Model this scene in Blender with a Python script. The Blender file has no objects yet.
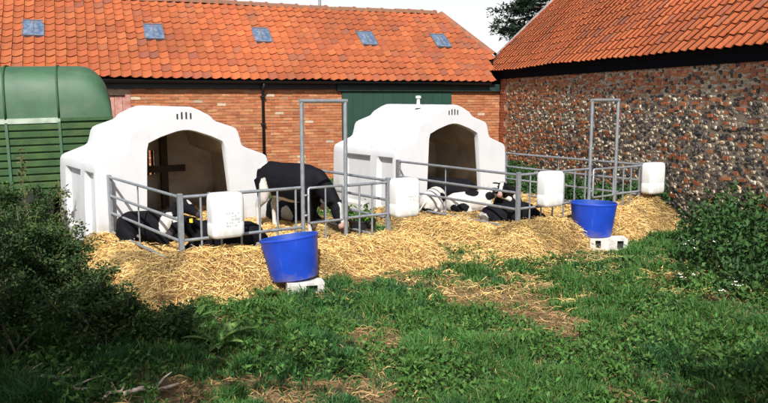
import bpy, bmesh, math, random
import numpy as np
from mathutils import Vector, Matrix, noise as mnoise

random.seed(7)
rng = np.random.default_rng(7)
scene = bpy.context.scene
COL = scene.collection
R = math.radians

# ------------------------------------------------------------------ camera
FPX, HCAM = 754.0, 2.2                     # focal length in photo pixels (768 wide), eye height above the grass
PITCH = math.atan(104.5 / FPX)
cam_data = bpy.data.cameras.new('camera')
cam_data.sensor_width = 36.0
cam_data.lens = 36.0 * FPX / 768.0
cam_data.clip_start = 0.05
cam_data.clip_end = 3000
cam = bpy.data.objects.new('camera', cam_data)
COL.objects.link(cam)
cam.location = (0, 0, HCAM)
cam.rotation_euler = (math.pi / 2 - PITCH, 0, 0)
scene.camera = cam

# ------------------------------------------------------------------ sky and sun
SUN_EL = R(44)
SUN_DIR = Vector((0.0, -1.0, 0)).normalized()      # horizontal direction towards the sun
world = bpy.data.worlds.new('World')
scene.world = world
world.use_nodes = True
wn = world.node_tree.nodes
wl = world.node_tree.links
wn.clear()
sky = wn.new('ShaderNodeTexSky')
sky.sky_type = 'NISHITA'
sky.sun_disc = False
sky.sun_elevation = SUN_EL
sky.sun_rotation = math.atan2(SUN_DIR.x, SUN_DIR.y)
sky.air_density = 1.0
sky.dust_density = 4.0
sky.ozone_density = 1.0
bg = wn.new('ShaderNodeBackground')
bg.inputs['Strength'].default_value = 0.075
wo = wn.new('ShaderNodeOutputWorld')
# pale summer haze: the sky whitens evenly towards the horizon all the way round
geo = wn.new('ShaderNodeTexCoord')
sep = wn.new('ShaderNodeSeparateXYZ')
wl.new(geo.outputs['Generated'], sep.inputs[0])
rmp = wn.new('ShaderNodeValToRGB')
rmp.color_ramp.elements[0].position = 0.0
rmp.color_ramp.elements[0].color = (1, 1, 1, 1)
rmp.color_ramp.elements[1].position = 0.45
rmp.color_ramp.elements[1].color = (0, 0, 0, 1)
wl.new(sep.outputs['Z'], rmp.inputs[0])
hz = wn.new('ShaderNodeMix')
hz.data_type = 'RGBA'
hz.inputs['B'].default_value = (12.0, 12.0, 12.1, 1)
wl.new(rmp.outputs[0], hz.inputs['Factor'])
wl.new(sky.outputs[0], hz.inputs['A'])
wl.new(hz.outputs['Result'], bg.inputs[0])
wl.new(bg.outputs[0], wo.inputs[0])

sun_data = bpy.data.lights.new('sun', 'SUN')
sun_data.energy = 5.0
sun_data.angle = R(0.5)
sun_data.color = (1.0, 0.965, 0.91)
sun = bpy.data.objects.new('sun', sun_data)
COL.objects.link(sun)
to_sun = Vector((SUN_DIR.x * math.cos(SUN_EL), SUN_DIR.y * math.cos(SUN_EL), math.sin(SUN_EL)))
sun.rotation_euler = to_sun.to_track_quat('Z', 'Y').to_euler()
sun.location = to_sun * 40

vs = scene.view_settings
vs.view_transform = 'Standard'
vs.look = 'None'
vs.gamma = 1.0
vs.exposure = 0.45
vs.use_curve_mapping = False

# ------------------------------------------------------------------ pixel helpers (photo pixel -> direction)
CP, SP = math.cos(PITCH), math.sin(PITCH)


def on_ground(px, py, h=0.0):
    x, y = (px - 384) / FPX, -(py - 201.5) / FPX
    d = Vector((x, CP + y * SP, -SP + y * CP))
    t = (h - HCAM) / d.z
    return Vector((d.x * t, d.y * t, h))


def project(p):
    z = p[2] - HCAM
    d = p[1] * CP - z * SP
    if d < 0.1:
        return (-999, -999, d)
    return (384 + FPX * p[0] / d, 201.5 - FPX * (p[1] * SP + z * CP) / d, d)


def in_frame(p, m=4):
    x, y, d = project(p)
    return -m < x < 768 + m and -m < y < 403 + m


# ------------------------------------------------------------------ numpy value noise
_perm = rng.random((256, 256))


def vnoise(x, y):
    x = np.asarray(x, float)
    y = np.asarray(y, float)
    xi, yi = np.floor(x).astype(int), np.floor(y).astype(int)
    fx, fy = x - xi, y - yi
    fx, fy = fx * fx * (3 - 2 * fx), fy * fy * (3 - 2 * fy)
    a = _perm[xi & 255, yi & 255]
    b = _perm[(xi + 1) & 255, yi & 255]
    c = _perm[xi & 255, (yi + 1) & 255]
    d = _perm[(xi + 1) & 255, (yi + 1) & 255]
    return (a * (1 - fx) + b * fx) * (1 - fy) + (c * (1 - fx) + d * fx) * fy


def fbm(x, y, o=4):
    s, a, t = 0, 1.0, 0
    for i in range(o):
        s = s + a * vnoise(np.asarray(x) * 2 ** i + 17.3 * i, np.asarray(y) * 2 ** i + 5.1 * i)
        t += a
        a *= 0.5
    return s / t


def sstep(a, b, x):
    t = np.clip((np.asarray(x, float) - a) / (b - a), 0, 1)
    return t * t * (3 - 2 * t)


# ------------------------------------------------------------------ materials
MATS = {}


def mat(name, col, rough=0.7, metal=0.0, var=0.0, scale=8.0, col2=None, bump=0.0, bscale=40.0, src=None,
        spec=0.5, detail=4.0, fac=0.5, trans=0.0, hue_rand=0.0):
    """Principled material; colour from a constant mixed by noise with col2, or from 'obj' colour / 'Col' attribute."""
    m = bpy.data.materials.new(name)
    m.use_nodes = True
    nt = m.node_tree
    p = nt.nodes['Principled BSDF']
    p.inputs['Roughness'].default_value = rough
    p.inputs['Metallic'].default_value = metal
    p.inputs['Specular IOR Level'].default_value = spec
    tc = nt.nodes.new('ShaderNodeTexCoord')
    if src == 'obj':
        n = nt.nodes.new('ShaderNodeObjectInfo')
        base = n.outputs['Color']
    elif src == 'attr':
        n = nt.nodes.new('ShaderNodeAttribute')
        n.attribute_name = 'Col'
        base = n.outputs['Color']
    else:
        n = nt.nodes.new('ShaderNodeRGB')
        n.outputs[0].default_value = (*col, 1)
        base = n.outputs[0]
    if col2 is not None or var:
        nz = nt.nodes.new('ShaderNodeTexNoise')
        nz.inputs['Scale'].default_value = scale
        nz.inputs['Detail'].default_value = detail
        nz.inputs['Roughness'].default_value = 0.6
        nt.links.new(tc.outputs['Object'], nz.inputs['Vector'])
        rmp = nt.nodes.new('ShaderNodeValToRGB')
        rmp.color_ramp.elements[0].position = fac - 0.14
        rmp.color_ramp.elements[1].position = fac + 0.14
        nt.links.new(nz.outputs['Fac'], rmp.inputs['Fac'])
        mx = nt.nodes.new('ShaderNodeMix')
        mx.data_type = 'RGBA'
        nt.links.new(rmp.outputs['Color'], mx.inputs['Factor'])
        nt.links.new(base, mx.inputs['A'])
        if col2 is not None:
            mx.inputs['B'].default_value = (*col2, 1)
        else:
            mul = nt.nodes.new('ShaderNodeMix')
            mul.data_type = 'RGBA'
            mul.blend_type = 'MULTIPLY'
            mul.inputs['Factor'].default_value = 1.0
            nt.links.new(base, mul.inputs['A'])
            mul.inputs['B'].default_value = (1 - var, 1 - var, 1 - var, 1)
            nt.links.new(mul.outputs['Result'], mx.inputs['B'])
        base = mx.outputs['Result']
    nt.links.new(base, p.inputs['Base Color'])
    if bump:
        nb = nt.nodes.new('ShaderNodeTexNoise')
        nb.inputs['Scale'].default_value = bscale
        nb.inputs['Detail'].default_value = 5
        nt.links.new(tc.outputs['Object'], nb.inputs['Vector'])
        bp = nt.nodes.new('ShaderNodeBump')
        bp.inputs['Strength'].default_value = bump
        bp.inputs['Distance'].default_value = 0.02
        nt.links.new(nb.outputs['Fac'], bp.inputs['Height'])
        nt.links.new(bp.outputs['Normal'], p.inputs['Normal'])
    if trans:
        tr = nt.nodes.new('ShaderNodeBsdfTranslucent')
        nt.links.new(base, tr.inputs['Color'])
        ms = nt.nodes.new('ShaderNodeMixShader')
        ms.inputs[0].default_value = trans
        out = nt.nodes['Material Output']
        nt.links.new(p.outputs[0], ms.inputs[1])
        nt.links.new(tr.outputs[0], ms.inputs[2])
        nt.links.new(ms.outputs[0], out.inputs['Surface'])
    MATS[name] = m
    return m


mat('hutch_white', (0.56, 0.575, 0.60), rough=0.45, col2=(0.51, 0.525, 0.55), scale=2.2, fac=0.62, bump=0.06, bscale=25)
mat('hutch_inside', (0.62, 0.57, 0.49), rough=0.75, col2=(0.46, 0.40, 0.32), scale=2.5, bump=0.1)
mat('vent_dark', (0.02, 0.02, 0.02), rough=0.9)
mat('galvanised', (0.36, 0.39, 0.42), rough=0.42, metal=0.55, col2=(0.27, 0.29, 0.32), scale=14, bump=0.05)
mat('galv_old', (0.30, 0.34, 0.38), rough=0.55, metal=0.4, col2=(0.22, 0.23, 0.25), scale=9)
mat('feeder_white', (0.68, 0.70, 0.71), rough=0.4, col2=(0.60, 0.615, 0.61), scale=5, fac=0.6)
mat('print_grey', (0.45, 0.47, 0.48), rough=0.6)
mat('tub_blue', (0.010, 0.060, 0.50), rough=0.42, col2=(0.009, 0.048, 0.40), scale=4, bump=0.05, bscale=60)
mat('tub_inside', (0.01, 0.05, 0.30), rough=0.5)
mat('concrete', (0.62, 0.61, 0.58), rough=0.9, col2=(0.40, 0.39, 0.36), scale=9, bump=0.4, bscale=60)
mat('block_hole', (0.03, 0.03, 0.03), rough=0.95)
mat('black_plastic', (0.012, 0.012, 0.014), rough=0.45)
mat('timber_dark', (0.035, 0.026, 0.022), rough=0.85, col2=(0.06, 0.045, 0.035), scale=12)
mat('tile_one', (1, 1, 1), rough=0.8, src='obj', col2=(0.10, 0.045, 0.03), scale=5.5, fac=0.72, bump=0.35, bscale=30)
mat('tile_mass', (1, 1, 1), rough=0.8, src='attr', col2=(0.10, 0.045, 0.03), scale=5.5, fac=0.72, bump=0.35, bscale=30)
mat('roof_board', (0.008, 0.007, 0.008), rough=1.0, spec=0.05)
mat('brick_mass', (1, 1, 1), rough=0.9, src='attr', var=0.25, scale=25, bump=0.4, bscale=60)
mat('mortar', (0.38, 0.29, 0.21), rough=0.95, col2=(0.28, 0.20, 0.14), scale=9, bump=0.5, bscale=50)
mat('flint_mortar', (0.56, 0.47, 0.35), rough=0.95, col2=(0.42, 0.34, 0.25), scale=7, bump=0.8, bscale=40)
mat('flint_one', (1, 1, 1), rough=0.55, src='obj', var=0.45, scale=14, bump=0.25, bscale=40)
mat('flint_mass', (1, 1, 1), rough=0.55, src='attr', var=0.45, scale=14, bump=0.25, bscale=40)
mat('gutter_black', (0.006, 0.007, 0.009), rough=0.45)
mat('eaves_shade_black', (0.006, 0.006, 0.009), rough=1.0, spec=0.05, bump=0.5, bscale=20)  # near-black that paints in the shade under the flint barn's eaves
mat('fascia_green', (0.008, 0.035, 0.030), rough=0.6, col2=(0.006, 0.022, 0.020), scale=6)
mat('door_green', (0.008, 0.048, 0.032), rough=0.6, col2=(0.009, 0.038, 0.027), scale=3, bump=0.08)
mat('door_red', (0.30, 0.11, 0.09), rough=0.85, col2=(0.42, 0.24, 0.20), scale=6, bump=0.3)
mat('glass_blue', (0.055, 0.09, 0.16), rough=0.15, spec=0.6, col2=(0.16, 0.20, 0.27), scale=7)
mat('lead_grey', (0.10, 0.11, 0.13), rough=0.6)
mat('ridge_tile', (0.30, 0.095, 0.045), rough=0.9, col2=(0.14, 0.08, 0.05), scale=6, bump=0.4)
mat('trailer_green', (0.042, 0.110, 0.055), rough=0.6, col2=(0.032, 0.085, 0.044), scale=2.5, bump=0.05)
mat('trailer_dark', (0.012, 0.050, 0.014), rough=0.7, col2=(0.024, 0.080, 0.018), scale=5, bump=0.15)
mat('trailer_slat', (0.015, 0.052, 0.014), rough=0.75, col2=(0.035, 0.085, 0.018), scale=3.5, bump=0.2)
mat('trailer_pale', (0.36, 0.42, 0.35), rough=0.6, col2=(0.22, 0.30, 0.22), scale=8)
mat('rubber', (0.015, 0.015, 0.015), rough=0.8)
mat('calf_coat', (1, 1, 1), rough=0.75, src='attr', var=0.22, scale=9, bump=0.2, bscale=90, spec=0.12)
mat('eye_black', (0.008, 0.006, 0.006), rough=0.12)
mat('tag_yellow', (0.75, 0.58, 0.04), rough=0.5)
mat('straw_base', (0.50, 0.335, 0.12), rough=0.9, col2=(0.26, 0.155, 0.075), scale=26, bump=1.0, bscale=70, detail=8)
mat('straw_strand', (1, 1, 1), rough=0.65, src='attr', spec=0.3)
mat('ground_soil', (1, 1, 1), rough=0.95, src='attr', var=0.4, scale=18, bump=0.6, bscale=30)
mat('grass_blade', (1, 1, 1), rough=0.6, src='attr', trans=0.25, spec=0.3)
mat('leaf', (1, 1, 1), rough=0.6, src='attr', trans=0.2, spec=0.22)
mat('bark', (0.06, 0.045, 0.035), rough=0.95, col2=(0.03, 0.025, 0.02), scale=15, bump=0.6)
mat('stem_green', (0.06, 0.08, 0.03), rough=0.8, col2=(0.10, 0.07, 0.04), scale=10)
mat('twig_pale', (0.55, 0.47, 0.38), rough=0.9, col2=(0.36, 0.29, 0.22), scale=15, bump=0.4)
mat('petal_white', (0.78, 0.80, 0.72), rough=0.7)


def grime(name, col, amount=0.6, scale=3.0, stretch=(1, 1, 1), lo=0.55, hi=0.75, zfade=None):
    """stains and splashes with their own shape laid over a material's colour"""
    nt = MATS[name].node_tree
    p = nt.nodes['Principled BSDF']
    src = p.inputs['Base Color'].links[0].from_socket
    tc = nt.nodes.new('ShaderNodeTexCoord')
    mp = nt.nodes.new('ShaderNodeMapping')
    mp.inputs['Scale'].default_value = stretch
    mp.inputs['Location'].default_value = (3.3, 1.7, 9.1)
    nt.links.new(tc.outputs['Object'], mp.inputs['Vector'])
    nz = nt.nodes.new('ShaderNodeTexNoise')
    nz.inputs['Scale'].default_value = scale
    nz.inputs['Detail'].default_value = 6
    nz.inputs['Roughness'].default_value = 0.65
    nt.links.new(mp.outputs[0], nz.inputs['Vector'])
    val = nz.outputs['Fac']
    if zfade:
        sp = nt.nodes.new('ShaderNodeSeparateXYZ')
        nt.links.new(tc.outputs['Object'], sp.inputs[0])
        mr = nt.nodes.new('ShaderNodeMapRange')
        mr.inputs['From Min'].default_value = zfade[0]
        mr.inputs['From Max'].default_value = zfade[1]
        mr.inputs['To Min'].default_value = 0.28
        mr.inputs['To Max'].default_value = 0.0
        nt.links.new(sp.outputs['Z'], mr.inputs['Value'])
        ad = nt.nodes.new('ShaderNodeMath')
        nt.links.new(val, ad.inputs[0])
        nt.links.new(mr.outputs[0], ad.inputs[1])
        val = ad.outputs[0]
    rp = nt.nodes.new('ShaderNodeMapRange')
    rp.inputs['From Min'].default_value = lo
    rp.inputs['From Max'].default_value = hi
    rp.inputs['To Max'].default_value = amount
    nt.links.new(val, rp.inputs['Value'])
    mx = nt.nodes.new('ShaderNodeMix')
    mx.data_type = 'RGBA'
    nt.links.new(rp.outputs[0], mx.inputs['Factor'])
    nt.links.new(src, mx.inputs['A'])
    mx.inputs['B'].default_value = (*col, 1)
    nt.links.new(mx.outputs['Result'], p.inputs['Base Color'])


grime('hutch_white', (0.34, 0.30, 0.21), 0.55, 3.5, (1, 1, 0.6), 0.62, 0.85, (0.25, 0.75))
grime('hutch_white', (0.45, 0.47, 0.42), 0.35, 5.0, (1.5, 1.5, 0.25), 0.60, 0.80)
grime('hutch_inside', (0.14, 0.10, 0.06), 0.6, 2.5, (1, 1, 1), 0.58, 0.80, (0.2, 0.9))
grime('tub_blue', (0.10, 0.14, 0.34), 0.5, 7.0, (1, 1, 0.3), 0.60, 0.75)
grime('tub_blue', (0.18, 0.14, 0.08), 0.5, 5.0, (1, 1, 1), 0.66, 0.85, (0.0, 0.2))
grime('feeder_white', (0.42, 0.38, 0.28), 0.5, 7.0, (1, 1, 0.4), 0.62, 0.85, (0.0, 0.25))
grime('trailer_green', (0.10, 0.13, 0.09), 0.6, 3.0, (0.6, 1, 1), 0.50, 0.75)
grime('trailer_green', (0.12, 0.06, 0.03), 0.8, 14.0, (1, 1, 0.4), 0.68, 0.74)
grime('trailer_slat', (0.07, 0.09, 0.02), 0.6, 4.0, (0.5, 1, 1), 0.50, 0.70)
grime('galvanised', (0.16, 0.13, 0.10), 0.5, 12.0, (1, 1, 1), 0.60, 0.75)
grime('tile_one', (0.16, 0.11, 0.06), 0.6, 2.2, (1, 1, 1), 0.62, 0.72)
grime('tile_mass', (0.11, 0.06, 0.04), 0.7, 1.1, (1, 1, 1), 0.55, 0.70)
grime('brick_mass', (0.30, 0.18, 0.10), 0.5, 1.1, (1, 1, 1), 0.55, 0.75)
grime('door_green', (0.02, 0.045, 0.035), 0.6, 3.0, (2, 1, 0.4), 0.50, 0.75)

# ------------------------------------------------------------------ mesh builder
class MB:
    def __init__(self):
        self.v, self.f, self.m, self.c = [], [], [], []
        self.cur, self.mi = None, 0

    def add(self, vs_, fs_, col=None):
        o = len(self.v)
        self.v.extend([tuple(p) for p in vs_])
        for f in fs_:
            self.f.append(tuple(i + o for i in f))
            self.m.append(self.mi)
        cc = col or self.cur or (1, 1, 1)
        self.c.extend([cc] * len(vs_))
        return o

    def box(self, c, s, rot=None, col=None):
        x, y, z = s[0] / 2, s[1] / 2, s[2] / 2
        p = [Vector((i * x, j * y, k * z)) for k in (-1, 1) for j in (-1, 1) for i in (-1, 1)]
        if rot is not None:
            p = [rot @ q for q in p]
        p = [q + Vector(c) for q in p]
        self.add(p, [(0, 2, 3, 1), (4, 5, 7, 6), (0, 1, 5, 4), (2, 6, 7, 3), (0, 4, 6, 2), (1, 3, 7, 5)], col)

    def span(self, a, b, col=None):
        self.box([(a[i] + b[i]) / 2 for i in range(3)], [abs(b[i] - a[i]) for i in range(3)], None, col)

    def tube(self, pts, r, n=8, cap=True, col=None):
        pts = [Vector(p) for p in pts]
        rr = r if isinstance(r, (list, tuple)) else [r] * len(pts)
        rings = []
        ref = None
        for i, p in enumerate(pts):
            t = (pts[min(i + 1, len(pts) - 1)] - pts[max(i - 1, 0)]).normalized()
            if ref is None:
                ref = Vector((0, 0, 1)) if abs(t.z) < 0.9 else Vector((1, 0, 0))
            a = t.cross(ref).normalized()
            b = a.cross(t).normalized()
            ref = b
            rings.append([p + (a * math.cos(2 * math.pi * k / n) + b * math.sin(2 * math.pi * k / n)) * rr[i] for k in range(n)])
        self.rings(rings, cap, col)

    def rings(self, rings, cap=True, col=None, closed=True):
        n = len(rings[0])
        vs_ = [p for r_ in rings for p in r_]
        fs_ = []
        for i in range(len(rings) - 1):
            for k in range(n if closed else n - 1):
                k2 = (k + 1) % n
                fs_.append((i * n + k, i * n + k2, (i + 1) * n + k2, (i + 1) * n + k))
        if cap:
            fs_.append(tuple(reversed(range(n))))
            fs_.append(tuple((len(rings) - 1) * n + k for k in range(n)))
        self.add(vs_, fs_, col)

    def lathe(self, prof, n=32, cap=False, col=None):
        self.rings([[(r_ * math.cos(2 * math.pi * k / n), r_ * math.sin(2 * math.pi * k / n), z) for k in range(n)] for r_, z in prof], cap, col)

    def mesh(self, name, mats, smooth=False, angle=None, color=False):
        me = bpy.data.meshes.new(name)
        me.from_pydata([tuple(p) for p in self.v], [], self.f)
        for m in mats:
            me.materials.append(MATS[m])
        if len(mats) > 1:
            me.polygons.foreach_set('material_index', self.m)
        if smooth:
            me.polygons.foreach_set('use_smooth', [True] * len(me.polygons))
        if color:
            at = me.color_attributes.new('Col', 'FLOAT_COLOR', 'POINT')
            arr = np.ones((len(self.v), 4), np.float32)
            arr[:, :3] = np.array(self.c, np.float32)
            at.data.foreach_set('color', arr.ravel())
        me.update()
        if angle is not None:
            me.set_sharp_from_angle(angle=R(angle))
        return me

    def build(self, name, mats, parent=None, smooth=False, angle=None, color=False, kind=None):
        if isinstance(mats, str):
            mats = [mats]
        return link(name, self.mesh(name, mats, smooth, angle, color), parent, kind)


def link(name, me, parent=None, kind=None):
    o = bpy.data.objects.new(name, me)
    COL.objects.link(o)
    if parent is not None:
        o.parent = parent
    if kind:
        o['kind'] = kind
    return o


def tag(o, label=None, cat=None, group=None, kind=None):
    for k, v in (('label', label), ('category', cat), ('group', group), ('kind', kind)):
        if v:
            o[k] = v
    return o


def thing(name, label, cat, loc=(0, 0, 0), rz=0.0, group=None):
    o = bpy.data.objects.new(name, None)
    o.empty_display_size = 0.2
    COL.objects.link(o)
    o.location = loc
    o.rotation_euler = (0, 0, rz)
    return tag(o, label, cat, group)


def part_box(name, a, b, m, parent, bevel=0.0):
    k = MB()
    k.span(a, b)
    o = k.build(name, m, parent)
    if bevel:
        bv(o, bevel)
    return o


def bv(o, w=0.01, seg=2):
    md = o.modifiers.new('bevel', 'BEVEL')
    md.width = w
    md.segments = seg
    md.limit_method = 'ANGLE'
    return o


def fast_mesh(name, verts, faces, mats, cols=None, smooth=False):
    """verts (N,3) and faces (M,3 or 4) numpy arrays -> mesh"""
    me = bpy.data.meshes.new(name)
    nv, nf, k = len(verts), len(faces), faces.shape[1]
    me.vertices.add(nv)
    me.vertices.foreach_set('co', np.ascontiguousarray(verts, np.float32).ravel())
    me.loops.add(nf * k)
    me.loops.foreach_set('vertex_index', np.ascontiguousarray(faces, np.int32).ravel())
    me.polygons.add(nf)
    me.polygons.foreach_set('loop_start', np.arange(0, nf * k, k, dtype=np.int32))
    if smooth:
        me.polygons.foreach_set('use_smooth', np.ones(nf, bool))
    for m in mats:
        me.materials.append(MATS[m])
    me.update(calc_edges=True)
    if cols is not None:
        at = me.color_attributes.new('Col', 'FLOAT_COLOR', 'POINT')
        arr = np.ones((nv, 4), np.float32)
        arr[:, :3] = cols
        at.data.foreach_set('color', arr.ravel())
    return me


# ------------------------------------------------------------------ layout (metres, camera above the origin, y away)
TH = R(36)                                   # the hutches and pens are all turned alike
PEN = [dict(fl=(-2.26, 8.27), depth=2.72, hx=-0.19),
       dict(fl=(1.92, 10.69), depth=2.92, hx=-0.02)]
PW = 2.86                                    # pen width


def pen_world(i, x, y, z=0.0):
    fx, fy = PEN[i]['fl']
    return Vector((fx + x * math.cos(TH) - y * math.sin(TH), fy + x * math.sin(TH) + y * math.cos(TH), z))


def pen_local(i, X, Y):
    fx, fy = PEN[i]['fl']
    dx, dy = X - fx, Y - fy
    return dx * math.cos(TH) + dy * math.sin(TH), -dx * math.sin(TH) + dy * math.cos(TH)


def rect_sd(x, y, x0, x1, y0, y1):
    """positive inside"""
    return np.minimum(np.minimum(x - x0, x1 - x), np.minimum(y - y0, y1 - y))


def straw_height(X, Y):
    X = np.asarray(X, float)
    Y = np.asarray(Y, float)
    wob = (fbm(X * 1.3, Y * 1.3, 3) - 0.5) * 0.55
    h = np.full(X.shape, -0.3)
    for i in (0, 1):
        x, y = pen_local(i, X, Y)
        sd = np.maximum(rect_sd(x, y, -0.55 if i == 0 else -0.65, PW + 0.60, -0.66, PEN[i]['depth'] + 0.4),
                        rect_sd(x, y, PEN[i]['hx'] + 0.08, PEN[i]['hx'] + 2.64, 2.0, PEN[i]['depth'] + 1.95))
        hh = -0.04 + 0.30 * sstep(0.0, 0.38, sd + wob)
        if i == 0:       # bank along the front left
            hh = hh + 0.08 * np.exp(-((x - 0.2) / 0.8) ** 2 - ((y + 0.15) / 0.35) ** 2)
        else:            # high bank heaped at the far right corner
            hh = hh + 0.26 * np.exp(-((x - 3.05) / 0.42) ** 2 - ((y - 0.1) / 0.5) ** 2)
            hh = hh + 0.06 * np.exp(-((x + 0.1) / 0.8) ** 2 - ((y + 0.2) / 0.35) ** 2)
        # fresh straw is heaped against the foot of the front hurdles
        hh = hh + 0.11 * np.exp(-((y + 0.12) / 0.26) ** 2) * sstep(-0.5, 0.1, x) * sstep(PW + 0.6, PW, x)
        h = np.maximum(h, hh)
    for (tx, ty) in ((-0.86, 8.26), (3.28, 10.75)):      # the tubs stand on cleared ground
        h = h - 0.26 * np.exp(-(((X - tx) / 0.34) ** 2 + ((Y - ty) / 0.30) ** 2) ** 1.5)
    h = h + (fbm(X * 5, Y * 5, 3) - 0.5) * 0.15 * sstep(-0.04, 0.1, h)
    return h


def bare_mask(X, Y):
    """0 grass .. 1 trodden, straw-littered earth"""
    n = fbm(np.asarray(X) * 1.1 + 40, np.asarray(Y) * 1.1 + 3, 4)
    c = on_ground(490, 290)
    bias = 0.24 * np.exp(-((X - c.x) / 0.7) ** 2 - ((Y - c.y) / 2.4) ** 2)
    c2 = on_ground(600, 262)
    bias = bias + 0.03 * np.exp(-((X - c2.x) / 2.0) ** 2 - ((Y - c2.y) / 0.8) ** 2)
    c3 = on_ground(400, 320)
    bias = bias + 0.10 * np.exp(-((X - c3.x) / 1.5) ** 2 - ((Y - c3.y) / 1.2) ** 2)
    c4 = on_ground(600, 296)
    bias = bias - 0.06 * np.exp(-((X - c4.x) / 1.3) ** 2 - ((Y - c4.y) / 1.2) ** 2)
    return sstep(0.575, 0.70, n + bias)


# ------------------------------------------------------------------ ground
def axis_coords(lo, hi, step, far):
    a = np.arange(lo, hi + 1e-6, step)
    g = step * 1.6
    up, dn = [], []
    x = hi
    while x < far:
        x += g
        g *= 1.5
        up.append(x)
    g = step * 1.6
    x = lo
    while x > -far:
        x -= g
        g *= 1.5
        dn.append(x)
    return np.array(dn[::-1] + list(a) + up)


gx = axis_coords(-6.5, 7.0, 0.07, 900)
gy = axis_coords(3.2, 14.0, 0.07, 900)
GX, GY = np.meshgrid(gx, gy)
GZ = (fbm(GX * 0.8, GY * 0.8, 4) - 0.5) * 0.10
GZ = GZ * np.exp(-((np.hypot(GX, GY - 9) / 30) ** 4))
bm_ = bare_mask(GX, GY)
tone = fbm(GX * 3, GY * 3, 3)[..., None]
gcol = (np.array([0.030, 0.042, 0.014]) * (1 - bm_[..., None]) + np.array([0.20, 0.125, 0.055]) * bm_[..., None]) * (0.65 + 0.7 * tone)
nx_, ny_ = len(gx), len(gy)
idx = np.arange(nx_ * ny_).reshape(ny_, nx_)
quads = np.stack([idx[:-1, :-1], idx[:-1, 1:], idx[1:, 1:], idx[1:, :-1]], -1).reshape(-1, 4)
g_me = fast_mesh('ground', np.stack([GX, GY, GZ], -1).reshape(-1, 3), quads, ['ground_soil'], gcol.reshape(-1, 3), True)
tag(link('ground', g_me), 'rough grassy farmyard ground with trodden straw patches', kind='structure')


def ground_z(X, Y):
    return (fbm(np.asarray(X) * 0.8, np.asarray(Y) * 0.8, 4) - 0.5) * 0.10


# ------------------------------------------------------------------ pantiles
TILE_W, TILE_L, GAUGE = 0.235, 0.37, 0.285


def tile_mesh(seed):
    """one clay pantile: S-shaped section, origin at its lower left corner, y up the slope, z out of the roof"""
    rs = random.Random(seed)
    m = MB()
    n = 10
    sec = []
    for k in range(n + 1):
        t = k / n
        x = -0.015 + t * (TILE_W + 0.03)
        z = 0.020 * math.cos(t * 2 * math.pi * 0.93 + 0.75) + 0.030 + (0.012 if t > 0.86 else 0)
        sec.append((x, z))
    lift = 0.028
    rings = []
    for y, dz in ((0.0, lift), (TILE_L, 0.0)):
        rings.append([(x + rs.uniform(-.002, .002), y + rs.uniform(-.004, .004), z + dz) for x, z in sec])
    m.rings(rings, cap=False, closed=False)
    low = [(x, y + 0.002, z - 0.018) for (x, y, z) in rings[0]]
    m.rings([low, rings[0]], cap=False, closed=False)
    return m


TILE_PROTO = [tile_mesh(i) for i in range(5)]
TILE_MESH = [p.mesh('tile', ['tile_one'], smooth=True, angle=40) for p in TILE_PROTO]


def tile_colour(X, Y, weather):
    base = random.choice([(0.43, 0.105, 0.030), (0.46, 0.115, 0.033), (0.41, 0.095, 0.028), (0.47, 0.13, 0.040), (0.44, 0.11, 0.031), (0.42, 0.10, 0.032)])
    n = float(fbm(X * 0.7 + 11, Y * 0.7 + 3, 3))
    k = 0.68 + 0.34 * (n - 0.5) + random.uniform(-0.08, 0.08)
    c = [b * k for b in base]
    if random.random() < weather:
        t = random.uniform(0.2, 0.5)
        c = [c[j] * (1 - t) + (0.12, 0.055, 0.045)[j] * t for j in range(3)]
    return tuple(c)


def tile_roof(root_mat, roof, origin, slope, cols, rows, inside, weather, limit=300, skip=()):
    """origin: local point at eaves start; tiles run along local +x and up the slope.  inside(x, s) keeps a tile."""
    rot = Matrix.Rotation(slope, 4, 'X')
    items = []
    for r_ in range(rows):
        for c_ in range(cols):
            x = c_ * TILE_W
            s = r_ * GAUGE
            if not inside(x, s) or (c_, r_) in skip:
                continue
            jx, js = random.uniform(-.006, .006), random.uniform(-.014, .014) + 0.10 * (float(fbm(x * 0.35 + 3, s * 0.5 + 8, 2)) - 0.5)
            sag = 0.09 * (float(fbm(x * 0.28 + 60, s * 0.4 + 2, 2)) - 0.45)
            M = Matrix.Translation(origin) @ rot @ Matrix.Translation((x + jx, s + js - 0.03, max(sag, -0.012) + random.uniform(0, .010))) \
                @ Matrix.Rotation(random.uniform(-.018, .018), 4, 'Z') @ Matrix.Rotation(random.uniform(-.012, .012), 4, 'X')
            w = root_mat @ (M @ Vector((TILE_W / 2, GAUGE / 2, 0)))
            d = project(w)[2]
            items.append((not in_frame(w), d, M, tile_colour(x, s, weather)))
    items.sort(key=lambda q: (q[0], q[1]))
    for k, (_, _, M, c) in enumerate(items[:limit]):
        o = link('tile', random.choice(TILE_MESH), roof)
        o.matrix_basis = M
        o.color = (*c, 1)
    mass = MB()
    for (_, _, M, c) in items[limit:]:
        p = random.choice(TILE_PROTO)
        mass.add([M @ Vector(q) for q in p.v], p.f, c)
    mass.build('tiles', 'tile_mass', roof, smooth=True, angle=40, color=True, kind='stuff')


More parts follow.
